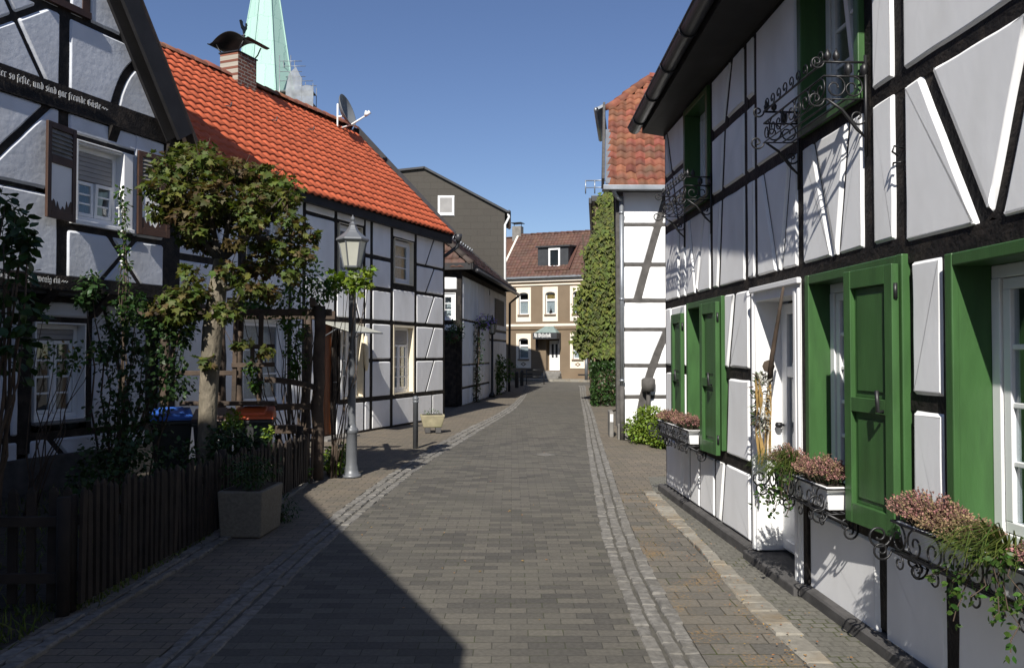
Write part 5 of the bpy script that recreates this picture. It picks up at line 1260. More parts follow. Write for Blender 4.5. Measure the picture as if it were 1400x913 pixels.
x = MB(); x.box(-2.68,-2.56,-.12,0,2.02,2.28); x.tube([(-2.62,0,2.3),(-2.62,-.12,2.35),(-2.62,-.13,2.28)],.02,5); x.build('wall_lamp',M['iron'],fi)
x = MB()
for a in (-1.6,2.0,3.4): x.box(a-.02,a+.75,-.02,.0,.33,.4)
x.build('cellar_grille',M['iron'],fi)

# ================================================================== SMALL DARK-ROOFED HOUSE (left, beyond)
A3 = math.atan2(4.9,.68)
l3 = thing('half_timbered_house','small low house with dark brown roof and hanging flowers beyond the orange-roofed one','house',(-1.53,24.4,0),A3)
T = MB(); P = MB()
for a,b in ((0,.16),(1.2,1.3),(2.5,2.62),(5.0,5.15),(6.0,6.1),(9.2,9.4)): post(T,a,b,0,4.1)
rail(T,0,9.4,3.95,4.15); rail(T,0,5.1,1.2,1.28); rail(T,0,5.1,.5,.58); rail(T,5,9.4,2.4,2.52); rail(T,5,9.4,2.05,2.15); rail(T,0,2,2.55,2.65)
for a,b in ((.16,1.2),(1.3,2.5),(2.62,3.75),(3.86,5.0)):
    cell(P,a,b,.03,.5); cell(P,a,b,.58,1.2); cell(P,a,b,1.28,2.58); cell(P,a,b,2.66,3.95)
cell(P,5.15,6.0,.03,2.05); cell(P,6.1,9.2,.03,2.05); cell(P,5.15,9.2,2.15,2.4); cell(P,5.15,6,2.52,3.95); cell(P,6.1,9.2,2.52,3.95)
rail(T,0,5.1,2.58,2.66); post(T,3.75,3.86,0,4.1); brace(T,[(.2,3.9),(.75,2.66)],.1,y=-.02)
for u in (1.7,2.1,3.2,4.5): post(T,u,u+.025,1.3,3.9,y=-.02)
T.box(6.2,8.6,-.03,.0,2.7,3.7); brace(T,[(5.1,3.9),(5.9,2.6)],.09,y=-.02)
T.build('timber_frame',M['timber'],l3); P.build('plaster_infill',M['plaster'],l3,recalc=False)
# end wall facing the camera (local -x side)
c3,s3 = math.cos(-A3),math.sin(-A3)
T = MB(); P = MB()
post(T,-.16,-.02,0,4.1); post(T,-.75,-.65,0,4.1); post(T,-2.9,-2.75,0,4.1); rail(T,-3,0,2.2,2.3); rail(T,-3,0,2.45,2.55); rail(T,-3,0,3.45,3.55); rail(T,-3,0,3.9,4.15)
cell(P,-.65,-.16,2.3,2.45,rr=.01); cell(P,-.65,-.16,3.55,3.9); cell(P,-2.75,-.75,2.55,3.9); cell(P,-2.75,-.75,0.1,2.2); T.box(-.65,-.16,.02,.1,.0,2.2)
ew = T.build('timber_frame',M['timber'],l3,rotz=-A3); P.build('plaster_infill',M['plaster'],l3,recalc=False,rotz=-A3)
w_ = window(l3,-.62,-.2,2.62,3.42,rec=.03,cols=1,rows=3); w_.rotation_euler=(0,0,-A3); w_.location=(0,0,0)
x = MB(); x.box(-.64,-.18,-.03,.02,.02,2.16)
for k in range(5): x.box(-.63+.092*k,-.545+.092*k,-.05,-.03,.04,2.14)
x.build('door',M['timber'],l3,rotz=-A3)
x = MB(); x.box(9.3,9.4,.1,6,0,4.1); x.box(.1,9.4,6,6.1,0,4.1); x.build('outer_wall',M['plaster'],l3)
def P3(u,y,z): return Vector((u,y,z))
eL,eR = P3(-.25,-.35,4.22),P3(9.7,-.35,4.18); rL,rR = P3(1.9,3.0,7.15),P3(9.7,3.0,7.15); bL = P3(-.25,6.4,4.2); bR = P3(9.7,6.4,4.2)
x = MB(); lv3 = (rL-P3(1.9,-.35,4.22)).length
def in3(a,b): return a > b*.48
tiles(x,eL,eR-eL,P3(0,3.35,2.95),9.95,lv3,.22,.3,wave=.03,lift=.035,seg=4,jit=.015,inside=in3)
hv = (rL-(eL+bL)/2); tiles(x,bL,eL-bL,hv,6.75,hv.length,.22,.3,wave=.03,lift=.035,seg=4,jit=.015,inside=lambda a,b: b < min(a,6.75-a)*1.2)
x.build('roof',M['tile_brown'],l3,recalc=False)
x = MB(); slab(x,[eL,eR,rR,rL],.1); slab(x,[bL,eL,rL],.1); slab(x,[bR,bL,rL,rR],.1); x.add([eR+Vector((-.15,0,0)),bR+Vector((-.15,0,0)),rR+Vector((-.15,0,0))],[(0,1,2)]); x.bar(eR,rR,.1,.2); x.bar(bR,rR,.1,.2); x.bar(eL,eR,.1,.18); x.bar(eL,bL,.1,.2); x.build('roof_deck',M['soffit'],l3)
x = MB(); ridge_tiles(x,eL+Vector((0,0,.1)),rL+Vector((0,0,.08)),.11,.35); ridge_tiles(x,rL,rR,.11,.35); x.build('ridge_tiles',M['tile_dark'],l3)
x = MB()
for k in range(14):
    p = P3(2.0+.45*k,1.2,5.68); x.tube([p,p+Vector((.42,0,0))],.02,5); x.tube([p,p+Vector((0,-.05,.12))],.025,5)
x.build('snow_guard',M['zinc'],l3)
x = MB(); q = (eL+bL)/2; b_ = hv.normalized(); p0 = eL.lerp(bL,.30)+b_*.75; sdv=(bL-eL).normalized()
slab(x,[p0+Vector((0,0,.1)),p0+sdv*.6+Vector((0,0,.1)),p0+sdv*.6+b_*.9+Vector((0,0,.1)),p0+b_*.9+Vector((0,0,.1))],.06); x.build('skylight',M['paper'],l3)
x = MB(); x.tube([P3(-.1,-.5,4.1),P3(9.7,-.5,4.05)],.065,8); x.tube([P3(9.5,-.5,4.0),P3(9.4,-.15,3.7),P3(9.4,-.12,0)],.05,8); x.build('gutter',M['zinc_dark'],l3)
L3M = Matrix.Translation((-1.53,24.4,0)) @ Matrix.Rotation(A3,4,'Z')
def hang(label,c,r3,n,mlist,ls=.07,name='hanging_plant',cat='hanging plant'):
    o = thing(name,label,cat,tuple(c)); 
    for nm,m,k,q in mlist:
        x = MB(); blob_leaves(x,(0,0,0),[a*q for a in r3],int(n*k),ls,OVAL,surf=.3,droop=.6); x.build(nm,m,o)
    b = MB(); b.lathe([(0,-r3[2]*.7),(.1,-r3[2]*.6),(.14,-r3[2]*.2),(0,-r3[2]*.18)],10); b.build('pot',M['lid_brown'],o); return o
hang('lilac flowers trailing from a basket on the white wall of the small dark-roofed house',L3M@Vector((2.2,-.3,2.65)),(.45,.35,.3),420,[('bloom',M['petal'],.3,1.),('foliage',M['leaf'],.55,.9)])
hang('dark leafy plant hanging over the door of the small dark-roofed house',(-1.72,24.1,2.25),(.36,.3,.36),420,[('foliage',M['leaf_dark'],1.,1.)])
o = thing('climbing_plant','thin climber with dry brown stems on the front of the small dark-roofed house','climbing plant',tuple(L3M@Vector((1.9,-.1,0))),A3); x=MB(); y_=MB()
for k in range(6):
    p = wander((R.uniform(-.1,.1),0,0),(R.uniform(-.1,.2),-.08,2.5),9,.08); x.tube(p,.014,5)
    for q in p:
        for m in range(9): leaf(y_,q+rvec()*.14,rvec(),(0,-1,.4),.08,OVAL)
x.build('stem',M['twig'],o); y_.build('foliage',M['leaf_dark'],o)

# ================================================================== SLATE-CLAD HOUSE BEHIND
l4 = thing('house','tall grey-brown slate-clad house with one white attic window behind the orange roof','house',(-.33,36,0))
pr = [(-9,0),(0,0),(0,8.0),(-3.62,9.9),(-4.75,9.78),(-9,8.0)]
x = MB(); x.prism(pr,lambda a,b,t:(a,t,b),0,.2); x.box(-.1,0,.2,4.5,0,7.95); x.box(-9,-8.9,.2,4.5,0,7.9); x.box(-9,0,4.4,4.5,0,7.9); x.build('outer_wall',M['slate'],l4)
x = MB(); slab(x,[(.22,-.12,7.95),(.22,4.6,7.95),(-3.6,4.6,9.98),(-3.6,-.12,9.98)],.09); slab(x,[(-3.6,-.12,9.98),(-3.6,4.6,9.98),(-4.8,4.6,9.85),(-4.8,-.12,9.85)],.09); slab(x,[(-4.8,-.12,9.85),(-4.8,4.6,9.85),(-9.2,4.6,7.9),(-9.2,-.12,7.9)],.09); x.build('roof',M['slate_dorm'],l4)
window(l4,-2.98,-2.28,7.78,8.66,rec=-.06,cols=1,rows=1,curtain='paper',fw=.08,room=False,roller=.66,rmat='roller')
x = MB(); x.tube([(.16,-.05,7.85),(.2,-.05,7.7),(.02,-.08,7.35),(.02,-.08,0)],.055,8); x.build('drainpipe',M['paper'],l4)
x = MB(); x.tube([(.2,-.15,7.93),(.2,4.5,7.93)],.08,8); x.build('gutter',M['zinc_dark'],l4)

# ================================================================== CHURCH SPIRE
chx,chy = -21.6,70.
cu = thing('church_spire','pale green copper church spire rising behind the orange roof','church spire',(chx,chy,0))
x = MB(); ph = rad(22.5+12); x.lathe([(2.95,22.5),(2.72,24.),(2.28,26.3),(1.18,33.0),(.05,40.2)],8,smooth=False,phase=ph); x.build('spire',M['copper'],cu)
x = MB(); 
for k in range(8):
    a = ph+k*math.pi/4; x.tube([(r_*math.cos(a),r_*math.sin(a),z) for r_,z in ((2.96,22.5),(2.74,24.),(2.3,26.3),(1.2,33.),(.06,40.2))],.06,5)
for k in (7,0):
    for j in range(1,7):
        a0 = ph+k*math.pi/4; t=j/7
        def PT(r_,z): 
            p=Vector((r_*math.cos(a0),r_*math.sin(a0),z)); q=Vector((r_*math.cos(a0+math.pi/4),r_*math.sin(a0+math.pi/4),z)); return p.lerp(q,t)
        x.tube([PT(2.97,22.5),PT(2.74,24.),PT(2.30,26.3),PT(1.2,33.),PT(.07,40.2)],.035,4)
x.build('standing_seam',M['copper'],cu)
x = MB(); x.box(-2.9,2.9,-2.9,2.9,0,22.6); x.build('tower',M['stone'],cu)
sc = thing('scaffold','pipe scaffold with grey netting at the right foot of the green spire','scaffold',(chx+2.75,chy-2.2,0))
x = MB(); 
for i in range(4):
    for j in range(2): x.tube([(-.9+i*.95,j*1.2,18),(-.9+i*.95,j*1.2,26.9-(1.9 if i>1 else 0)-.5*(i==3))],.035,5)
for z in (22.9,23.9,24.7,25.5,26.4):
    e = 1.0 if z>24.8 else 1.95
    for j in range(2): x.tube([(-.9,j*1.2,z),(e,j*1.2,z)],.03,5)
x.build('pipe_frame',M['zinc'],sc)
x = MB(); x.prism([(-.35,18),(.95,18),(1.0,24.9),(.5,25.9),(-.1,25.3),(-.35,24.)],lambda a,b,t:(a,t,b),-.06,-.03); x.prism([(1.0,18),(1.95,18),(2.0,24.2),(1.5,24.35),(1.0,24.25)],lambda a,b,t:(a,t,b),-.06,-.03); x.build('netting',M['net'],sc)
x = MB()
for z in (22.85,23.85): x.box(-.9,1.95,0,1.2,z-.04,z)
x.build('plank_deck',M['stone'],sc)
# ================================================================== STREET FURNITURE
def lantern_lamp(label,loc,H,mp,sc_=1.,dark=False):
    o = thing('street_lamp',label,'street lamp',loc,rad(12)); m = M['iron'] if dark else M['galv']
    x = MB(); s = sc_
    x.lathe([(.125,0),(.125,.02),(.115,.035),(.095,.05),(.085,.10),(.078,.14),(.072,.16),(.068,.55),(.075,.56),(.085,.575),(.085,.61),(.075,.625),(.058,.64),(.05,.70),(.045,H-.75),(.06,H-.74),(.06,H-.71),(.035,H-.69)] if not dark else [(.12,0),(.12,.1),(.08,.14),(.05,.2),(.04,H-.66)],20)
    x.build('pole',m,o)
    x = MB(); z0 = H-.66
    x.lathe([(.03,-.06),(.05,-.04),(.11*s,-.015),(.125*s,0),(.125*s,.02)],6,(0,0,z0),smooth=False)
    for k in range(6):
        a = math.pi*2*k/6; x.bar((.118*s*math.cos(a),.118*s*math.sin(a),z0+.01),(.19*s*math.cos(a),.19*s*math.sin(a),z0+.345),.014,.014)
    x.lathe([(.20*s,.335),(.215*s,.345),(.215*s,.36)],6,(0,0,z0),smooth=False)
    fr = x.build('lantern_frame',m,o)
    x = MB(); x.lathe([(.225*s,.355),(.22*s,.375),(.11*s,.455),(.10*s,.47),(.08*s,.49),(.055*s,.53),(.045,.55),(.05,.565),(.03,.58),(.018,.60),(.03,.625),(.03,.64),(.012,.665),(0.001,.69)],6,(0,0,z0),smooth=False); x.build('lantern_roof',m,o)
    x = MB(); x.lathe([(.112*s,.02),(.182*s,.335)],6,(0,0,z0),smooth=False); x.build('lantern_glass',M['lampglass'],o)
    x = MB(); x.tube([(0,0,.0+z0),(0,0,.2+z0)],.03,8); x.build('bulb_holder',M['white'],o)
    return o
lantern_lamp('grey post lantern with vine leaves at its neck, at the edge of the left pavement',(-2.07,10.42,.01),3.36,None,.95)
lantern_lamp('black lantern post in front of the small dark-roofed house, far down the street',(-.72,29.3,0),2.98,None,.9,True)
o = thing('bollard','slim grey round-topped steel post on the left pavement near the stone trough','bollard',(-1.62,13.55,.01)); x = MB()
x.lathe([(.045,0),(.043,.76),(.05,.765),(.05,.79),(.043,.795),(.043,.80),(.052,.815),(.052,.84),(.035,.868),(0.001,.88)],14); x.build('shaft',M['galv'],o)
for nm,c,h in (('nearer of two dark timber bollards where the street meets the inn',(.22,37.5,0),.75),('farther of two dark timber bollards where the street meets the inn',(.48,39.6,0),.78)):
    o = thing('bollard',nm,'bollard',c,rad(20),'dark bollards at the end of the street'); x = MB(); x.box(-.07,.07,-.07,.07,0,h-.06); x.hexa([(-.07,-.07,h-.06),(.07,-.07,h-.06),(.07,.07,h-.06),(-.07,.07,h-.06),(-.03,-.03,h),(.03,-.03,h),(.03,.03,h),(-.03,.03,h)]); x.build('shaft',M['iron'],o,bevel=.01)
o = thing('bicycle_rail','dark railing between the bollards and the inn','railing',(.75,41.5,0)); x = MB()
for k in range(2): x.tube([(k*.9,0,0),(k*.9,0,.75)],.025,6)
x.tube([(0,0,.75),(.9,0,.75)],.025,6); x.tube([(0,0,.4),(.9,0,.4)],.02,6); x.build('frame',M['iron'],o)
o = thing('post_sign','grey pavement post with a dark box at the right corner of the inn','post',(4.15,45.0,.1)); x = MB(); x.tube([(0,0,0),(0,0,1.45)],.09,8); x.build('post',M['galv'],o); x = MB(); x.box(.12,.32,-.08,.08,.6,1.15); x.build('meter_box',M['bin'],o)
# stone trough on two blocks
o = thing('stone_trough','mossy sandstone trough on two dark blocks at the corner of the orange-roofed house','planter',(-1.60,16.2,.012),rad(8)); x = MB()
for a in (-.15,.06): x.box(a,a+.11,-.14,.14,0,.11)
x.build('support_block',M['plinth'],o,bevel=.01); x = MB()
x.hexa([(-.18,-.14,.11),(.18,-.14,.11),(.18,.14,.11),(-.18,.14,.11),(-.25,-.19,.36),(.25,-.19,.36),(.25,.19,.36),(-.25,.19,.36)]); x.build('basin',M['sandstone'],o,bevel=.02); x = MB(); x.box(-.2,.2,-.14,.14,.33,.365); x.build('earth',M['soil'],o)
o = thing('bedding_plant','sparse low plants growing in the mossy stone trough','plant',(-1.60,16.2,.37)); x = MB(); blob_leaves(x,(0,0,.02),(.2,.13,.08),160,.05,SLIM); x.build('foliage',M['leaf'],o)
# concrete planter by the fence
o = thing('concrete_planter','square washed-concrete planter standing against the dark picket fence','planter',(-2.33,7.22,.012),rad(-3)); x = MB()
w,d,h,t = .20,.27,.40,.04
x.hexa([(-w+.02,-d+.02,0),(w-.02,-d+.02,0),(w-.02,d-.02,0),(-w+.02,d-.02,0),(-w,-d,h),(w,-d,h),(w,d,h),(-w,d,h)])
x.v[4:8]=x.v[4:8]; x.build('basin',M['concrete'],o,bevel=.015); x = MB(); x.box(-w+t,w-t,-d+t,d-t,h-.02,h+.006); x.build('earth',M['soil'],o)
x = MB()
for k in range(14):
    a0=Vector((R.uniform(-.16,.16),R.uniform(-.22,.22),h)); a1=a0+Vector((R.uniform(-.14,.14),R.uniform(-.1,.1),R.uniform(.12,.3)))
    blob_leaves(x,a0.lerp(a1,.7),(.09,.09,.12),60,.05,SLIM)
x = x; o2 = thing('bedding_plant','leafy plants spilling from the concrete planter by the fence','plant',(-2.33,7.22,.012),rad(-3)); x.build('foliage',M['leaf_dark'],o2)
# wheelie bins
def bin_(label,c,lid,rz,sticker=False):
    o = thing('wheelie_bin',label,'wheelie bin',c,rz,'wheelie bins behind the garden fence'); x = MB(); h=.80
    x.hexa([(-.17,-.19,.05),(.17,-.19,.05),(.17,.17,.05),(-.17,.17,.05),(-.225,-.25,h),(.225,-.25,h),(.225,.24,h),(-.225,.24,h)]); x.box(-.245,.245,-.27,.26,h-.05,h+.005); x.build('body',M['bin'],o,bevel=.015)
    x = MB(); x.hexa([(-.25,-.29,h+.007),(.25,-.29,h+.007),(.25,.27,h+.007),(-.25,.27,h+.007),(-.235,-.275,h+.04),(.235,-.275,h+.04),(.225,.25,h+.13),(-.225,.25,h+.13)])
    x.hexa([(-.15,-.2,h+.05),(.15,-.2,h+.05),(.15,.18,h+.11),(-.15,.18,h+.11),(-.14,-.19,h+.085),(.14,-.19,h+.085),(.14,.17,h+.145),(-.14,.17,h+.145)]); x.tube([(-.2,.30,h+.02),(.2,.30,h+.02)],.018,6); x.build('lid',lid,o,bevel=.012)
    for s in (-.19,.19):
        x = MB(); x.tube([(s-.02,.19,.09),(s+.02,.19,.09)],.09,14); x.build('wheel',M['bin'],o)
    x = MB(); x.box(-.12,.12,-.262,-.235,.42,.66); x.v=[(a,b-(c_-.42)*.06+.03,c_) for a,b,c_ in x.v]; x.build('sticker',M['paper'],o) if sticker else None
    return o
bin_('wheelie bin with a bright blue lid, leftmost behind the fence',(-4.12,9.75,.0),M['lid_blue'],rad(25)); bin_('wheelie bin with a dull brown lid, partly behind the maple trunk',(-3.55,9.62,0),M['lid_brown'],rad(18),True); bin_('wheelie bin with a red-orange lid, right of the maple trunk',(-3.18,9.95,0),M['lid_red'],rad(12))
# picket fences
def fence(label,a,b,h0,h1,step,w):
    o = thing('picket_fence',label,'fence',(a[0],a[1],0)); A_=Vector((0,0,0)); B_=Vector((b[0]-a[0],b[1]-a[1],0)); L=B_.length; d=B_.normalized(); n=Vector((d.y,-d.x,0))
    x = MB(); k=0; s=0
    while s<L:
        h=(h0+(h1-h0)*s/L)*R.uniform(.95,1.05); p=d*s; ww=w*R.uniform(.8,1.15)/2; tl=R.uniform(-.012,.012); nn=n*R.uniform(.0,.006)
        q=[p-d*ww+nn,p+d*ww+nn,p+d*ww+n*.022+nn,p-d*ww+n*.022+nn]; z0=Vector((0,0,.06)); z1=Vector((tl,tl,h-.03))
        x.hexa([v+z0 for v in q]+[v+z1 for v in q]); c=p+n*.011+nn
        top=[v*0+ (v*.35+c*.65)+Vector((tl,tl,h)) for v in q]; x.hexa([v+z1 for v in q]+top); s+=step*R.uniform(.93,1.07)
    x.build('pickets',M['fence'],o); 
    for z in (.22,.56):
        x = MB(); x.bar(Vector((0,0,z*h0/.75))-n*.02,B_+Vector((0,0,z*h1/.75))-n*.02,.035,.06); x.build('rail',M['fence'],o)
    m=max(2,int(L/1.6)+1)
    for i in range(m):
        p=d*(L*i/(m-1))-n*.06; x=MB(); x.tube([p+Vector((0,0,-.05)),p+Vector((0,0,h0*.95))],.04,7); x.build('post',M['fence'],o)
fence('dark picket fence running along the left pavement towards the lamp',(-2.68,5.02),(-2.50,9.75),.76,.62,.078,.046); fence('dark picket fence crossing the garden at the lower left',(-2.74,5.0),(-6.5,4.8),.76,.78,.115,.05)
# garden arbor
o = thing('garden_arbor','weathered brown timber arbor with lattice and rails between fence and lamp','arbor',(-2.46,10.2,0))
def pp(x,y,z): return Vector((x+2.46,y-10.2,z))
for (x0,y0,h,r) in ((-2.46,10.2,2.2,.075),(-3.55,10.45,2.15,.05),(-4.45,10.3,2.15,.06),(-2.9,11.35,2.15,.06),(-4.1,11.3,2.15,.06)):
    x=MB(); x.tube(wander(pp(x0,y0,-.05),pp(x0+.02,y0,h),7,.025),[r*1.05,r,r*.97,r*1.02,r*.95,r,r*.93,r*.95],9); x.build('post',M['timber_brown'],o)
for (a,b,w,h) in (((-4.75,10.2,2.12),(-2.3,10.25,2.12),.07,.085),((-4.6,11.3,2.14),(-2.5,11.4,2.14),.08,.12),((-2.46,9.9,2.24),(-2.85,11.7,2.24),.07,.1),((-3.5,9.95,2.24),(-3.6,11.6,2.24),.07,.1),((-4.4,9.95,2.24),(-4.3,11.6,2.24),.07,.1)):
    x=MB(); x.bar(pp(*a),pp(*b),w,h); x.build('beam',M['timber_brown'],o,bevel=.008)
for (a,b,w,h) in (((-4.1,10.0,.98),(-2.95,10.05,.98),.16,.05),((-2.95,10.1,.93),(-2.5,10.2,.93),.05,.08),((-4.3,10.2,1.35),(-3.5,10.3,1.35),.04,.06),((-3.55,10.3,.62),(-2.5,10.2,.62),.05,.07)):
    x=MB(); x.bar(pp(*a),pp(*b),w,h); x.build('rail',M['timber_brown'],o,bevel=.006)
x=MB(); 
for u in (-3.52,-3.2): x.bar(pp(u,10.2,.98),pp(u+.02,10.2,2.1),.055,.04,up=(0,1,0))
for z in (1.68,1.45): x.bar(pp(-3.54,10.17,z),pp(-3.0,10.17,z+.01),.03,.055)
x.bar(pp(-3.28,10.17,1.45),pp(-3.28,10.17,1.68),.05,.03,up=(0,1,0)); x.build('lattice',M['timber_brown'],o,bevel=.004)
x=MB(); pr_=[pp(-3.1+.64*k/8,10.1,1.27-.10*(k/8)**2) for k in range(9)]
for a,b in zip(pr_,pr_[1:]): x.bar(a,b,.04,.07)
x.build('curved_rail',M['timber_brown'],o)
o = thing('garden_gate','low open garden gate of rough posts and boards at the end of the fence','gate',(-2.52,9.8,0)); x=MB()
for k,(dx,dy,h) in enumerate(((.0,.1,.62),(.03,.24,.66),(.0,.38,.63),(.06,.5,.7))): x.bar((dx,dy,0),(dx+.01,dy,h),.05,.022,up=(1,0,0))
x.build('board',M['timber_brown'],o); x=MB(); x.tube([(-.12,.05,0),(-.1,.05,.60)],[.05,.042],7); x.tube([(-.35,.12,0),(-.35,.12,.6)],[.045,.04],7); x.build('post',M['timber_brown'],o); x=MB(); x.bar((-.75,.1,.66),(-.1,.05,.68),.14,.10); x.build('top_board',M['timber_brown'],o,bevel=.01)

# ================================================================== PLANTS
def at(px,py,y):      # a point of the place seen at this spot of the survey photograph, at depth y
    t = math.atan(26.5/1100); c=(456.5-py)/1100; f = y/(math.cos(t)-c*math.sin(t))
    return Vector(((px-700)/1100*f, y, 1.6+(math.sin(t)+c*math.cos(t))*f))
o = thing('maple_tree','pollarded maple with mottled trunk and bronze-green leaves in the left front garden','tree',(-3.32,8.7,0)); B0 = Vector((-3.32,8.7,0))
tk = MB(); tp = [Vector((-3.33,8.7,-.1)),at(283,590,8.7),at(286,520,8.7),at(291,450,8.7),at(297,400,8.7),at(303,355,8.7)]
tk.tube([p-B0 for p in tp],[.105,.095,.098,.108,.095,.08],14); 
for p,r in ((at(297,440,8.66),.05),(at(306,395,8.66),.04)): tk.lathe([(0,-r),(r*.8,-r*.6),(r,0),(r*.8,r*.6),(0,r)],8,tuple(p-B0))
tk.build('trunk',M['bark'],o)
brs = [((303,360,8.7),(262,300,8.6),(232,270,8.5)),((303,360,8.7),(285,290,8.75),(270,235,8.8)),((303,355,8.7),(318,290,8.8),(322,240,8.9)),((303,355,8.7),(345,318,8.6),(385,270,8.5)),((345,318,8.6),(370,330,8.5),(405,320,8.4)),((300,395,8.7),(335,385,8.8),(375,360,9.)),((296,440,8.7),(318,420,8.5),(335,395,8.4)),((293,440,8.7),(262,425,8.6),(225,420,8.5)),((283,300,8.7),(255,270,9.1),(235,240,9.2)),((318,300,8.8),(350,265,9.2),(372,240,9.4))]
bm_ = MB()
for b in brs:
    p=[at(*q)-B0 for q in b]; w=wander(p[0],p[1],4,.04)[:-1]+wander(p[1],p[2],4,.04); n=len(w); bm_.tube(w,[.042-.033*i/(n-1) for i in range(n)],8)
bm_.build('branch',M['shaded_limb'],o)
lf,lr = MB(),MB()
cl=[(262,290,8.4,.2,.12),(296,285,8.35,.2,.12),(328,288,8.35,.2,.12),(352,305,8.3,.16,.1),(275,312,8.35,.14,.08),(312,330,8.4,.13,.08),(300,300,8.9,.25,.13),(332,312,8.9,.22,.12),(268,318,8.9,.22,.12),(358,325,8.8,.2,.12),(290,335,9.0,.2,.1),(415,345,8.4,.14,.1),(232,222,8.7,.26,.16),(262,215,8.9,.28,.17),(290,232,8.6,.3,.18),(325,232,8.9,.3,.18),(352,245,9.,.3,.2),(385,258,8.8,.24,.17),(228,262,8.6,.24,.16),(255,262,8.5,.28,.2),(300,262,8.4,.25,.16),(340,275,8.6,.28,.17),(375,290,8.9,.25,.15),(222,290,8.5,.16,.12),(250,292,8.8,.25,.12),(285,283,9.1,.25,.12),(400,272,8.6,.15,.12),(402,305,8.4,.17,.12),(418,318,8.4,.12,.08),(395,345,8.5,.2,.12),(360,362,8.8,.24,.15),(325,372,8.6,.2,.12),(395,372,8.6,.17,.1),(240,408,8.5,.24,.13),(268,402,8.6,.2,.12),(222,425,8.5,.2,.12),(252,425,8.4,.2,.1),(262,368,8.8,.14,.1),(345,400,8.5,.2,.12),(315,430,8.4,.18,.12),(365,395,8.7,.18,.1),(336,470,8.5,.12,.06),(285,490,8.5,.09,.08),(360,478,8.6,.08,.05)]
tw = MB()
for k,(px,py,y,r,rz_) in enumerate(cl):
    c=at(px,py,y)-B0; n=int(120*(r/.25)**2)+10
    tgt = lf if (k*7)%5 else lr
    c=c+rvec()*.06
    blob_leaves(tgt,c,(r*1.05,r*1.2,rz_*.95),n,.078,MAPLE,surf=.4,droop=.5,out=.6)
    blob_leaves(lr if tgt is lf else lf,c+rvec()*.05,(r*.9,r,rz_),n//3,.07,MAPLE,surf=.4,droop=.5,out=.6)
    for _ in range(5): tw.tube(wander(c+Vector((0,0,-.08)),c+rvec()*r*.9,3,.03),[.009,.007,.005,.003],4,cap=False)
lf.build('crown',M['maple'],o); lr.build('bronze_leaves',M['maple_red'],o); tw.build('twig',M['twig'],o)
def tallplant(name,label,cat,base,clumps,m,ls,nper,shape=OVAL,stem=.012,extra=None):
    o = thing(name,label,cat,base); B=Vector(base); x=MB(); t=MB()
    for (px,py,y,r) in clumps:
        c=at(px,py,y)-B; blob_leaves(x,c,(r,r,r*1.1),nper,ls,shape,surf=.3,droop=.35)
        t.tube(wander((R.uniform(-.08,.08),R.uniform(-.08,.08),0),c,6,.06),[stem*(1-.12*i) for i in range(7)],5)
    x.build('foliage',m,o); t.build('stem',M['twig'],o)
    if extra:
        y_=MB(); 
        for _ in range(extra[1]):
            px,py,y,r=R.choice(clumps); leaf(y_,at(px,py,y)-B+rvec()*r*1.05,rvec(),(0,-1,.3),ls*.7,OVAL)
        y_.build('blossom',extra[0],o)
    return o
tallplant('broadleaf_shrub','dark broad-leaved shrub reaching into the picture at the left edge','shrub',(-3.85,5.9,0),[(8,275,5.9,.1),(20,298,5.9,.12),(30,318,5.8,.08),(5,330,5.9,.16),(12,365,5.9,.2),(28,345,5.8,.09),(18,400,5.9,.22),(10,440,5.9,.24),(28,425,5.8,.16),(15,475,5.9,.24),(30,470,5.7,.13),(8,505,5.9,.2),(-20,400,6.,.3),(-20,480,6.,.3),(38,330,5.75,.05)],M['leaf_dark'],.095,30,stem=.018)
tallplant('climbing_rose','thin climbing rose trained up a wire in front of the gable house','climber',tuple(at(168,640,9.3).xy)+(0,),[(166,262,9.3,.09),(170,280,9.3,.07),(168,300,9.3,.09),(171,320,9.3,.06),(168,340,9.3,.09),(172,360,9.3,.06),(168,378,9.3,.09),(171,398,9.3,.09),(166,415,9.3,.13),(176,432,9.3,.14)],M['leaf'],.05,40,extra=(M['curtain'],22))
tallplant('garden_shrub','tall loose dark shrub in front of the gable house, right of its lower window','shrub',(-4.2,8.4,0),[(125,390,8.3,.15),(118,410,8.3,.1),(160,440,8.4,.2),(185,455,8.4,.25),(150,470,8.3,.2),(200,470,8.5,.28),(230,480,8.6,.25),(165,500,8.4,.25),(210,520,8.4,.3),(180,540,8.3,.28),(240,520,8.6,.22),(150,560,8.3,.24),(200,580,8.3,.3),(165,600,8.2,.28),(140,620,8.2,.25),(225,440,8.6,.2),(250,450,8.7,.18),(255,425,8.6,.12),(190,420,8.5,.16)],M['leaf_dark'],.062,150,stem=.016)
tallplant('garden_shrub','yellowing straggly rose with thin stems before the lower window of the gable house','rose bush',(-4.75,7.9,0),[(75,475,7.9,.09),(90,485,7.9,.1),(105,480,7.9,.1),(100,500,7.9,.08),(65,490,7.9,.08),(60,430,7.9,.07),(120,490,7.9,.1),(130,480,7.9,.08),(85,505,7.9,.07)],M['leaf'],.05,26,stem=.009,extra=(M['straw'],14))
tallplant('garden_plant','low dark perennials behind the middle of the picket fence','perennial',(-3.6,7.6,0),[(130,640,7.,.15),(165,645,7.2,.16),(200,640,7.4,.18),(235,630,7.6,.2),(110,655,6.8,.12),(260,620,7.9,.15),(180,615,7.5,.18)],M['leaf_dark'],.055,90)
tallplant('garden_shrub','rounded dark shrub at the foot of the maple, in front of the bins','shrub',(-3.2,8.9,0),[(300,595,8.6,.13),(320,600,8.7,.16),(345,605,8.8,.16),(330,620,8.6,.18),(300,620,8.5,.14),(365,615,8.9,.12)],M['leaf_dark'],.05,190)
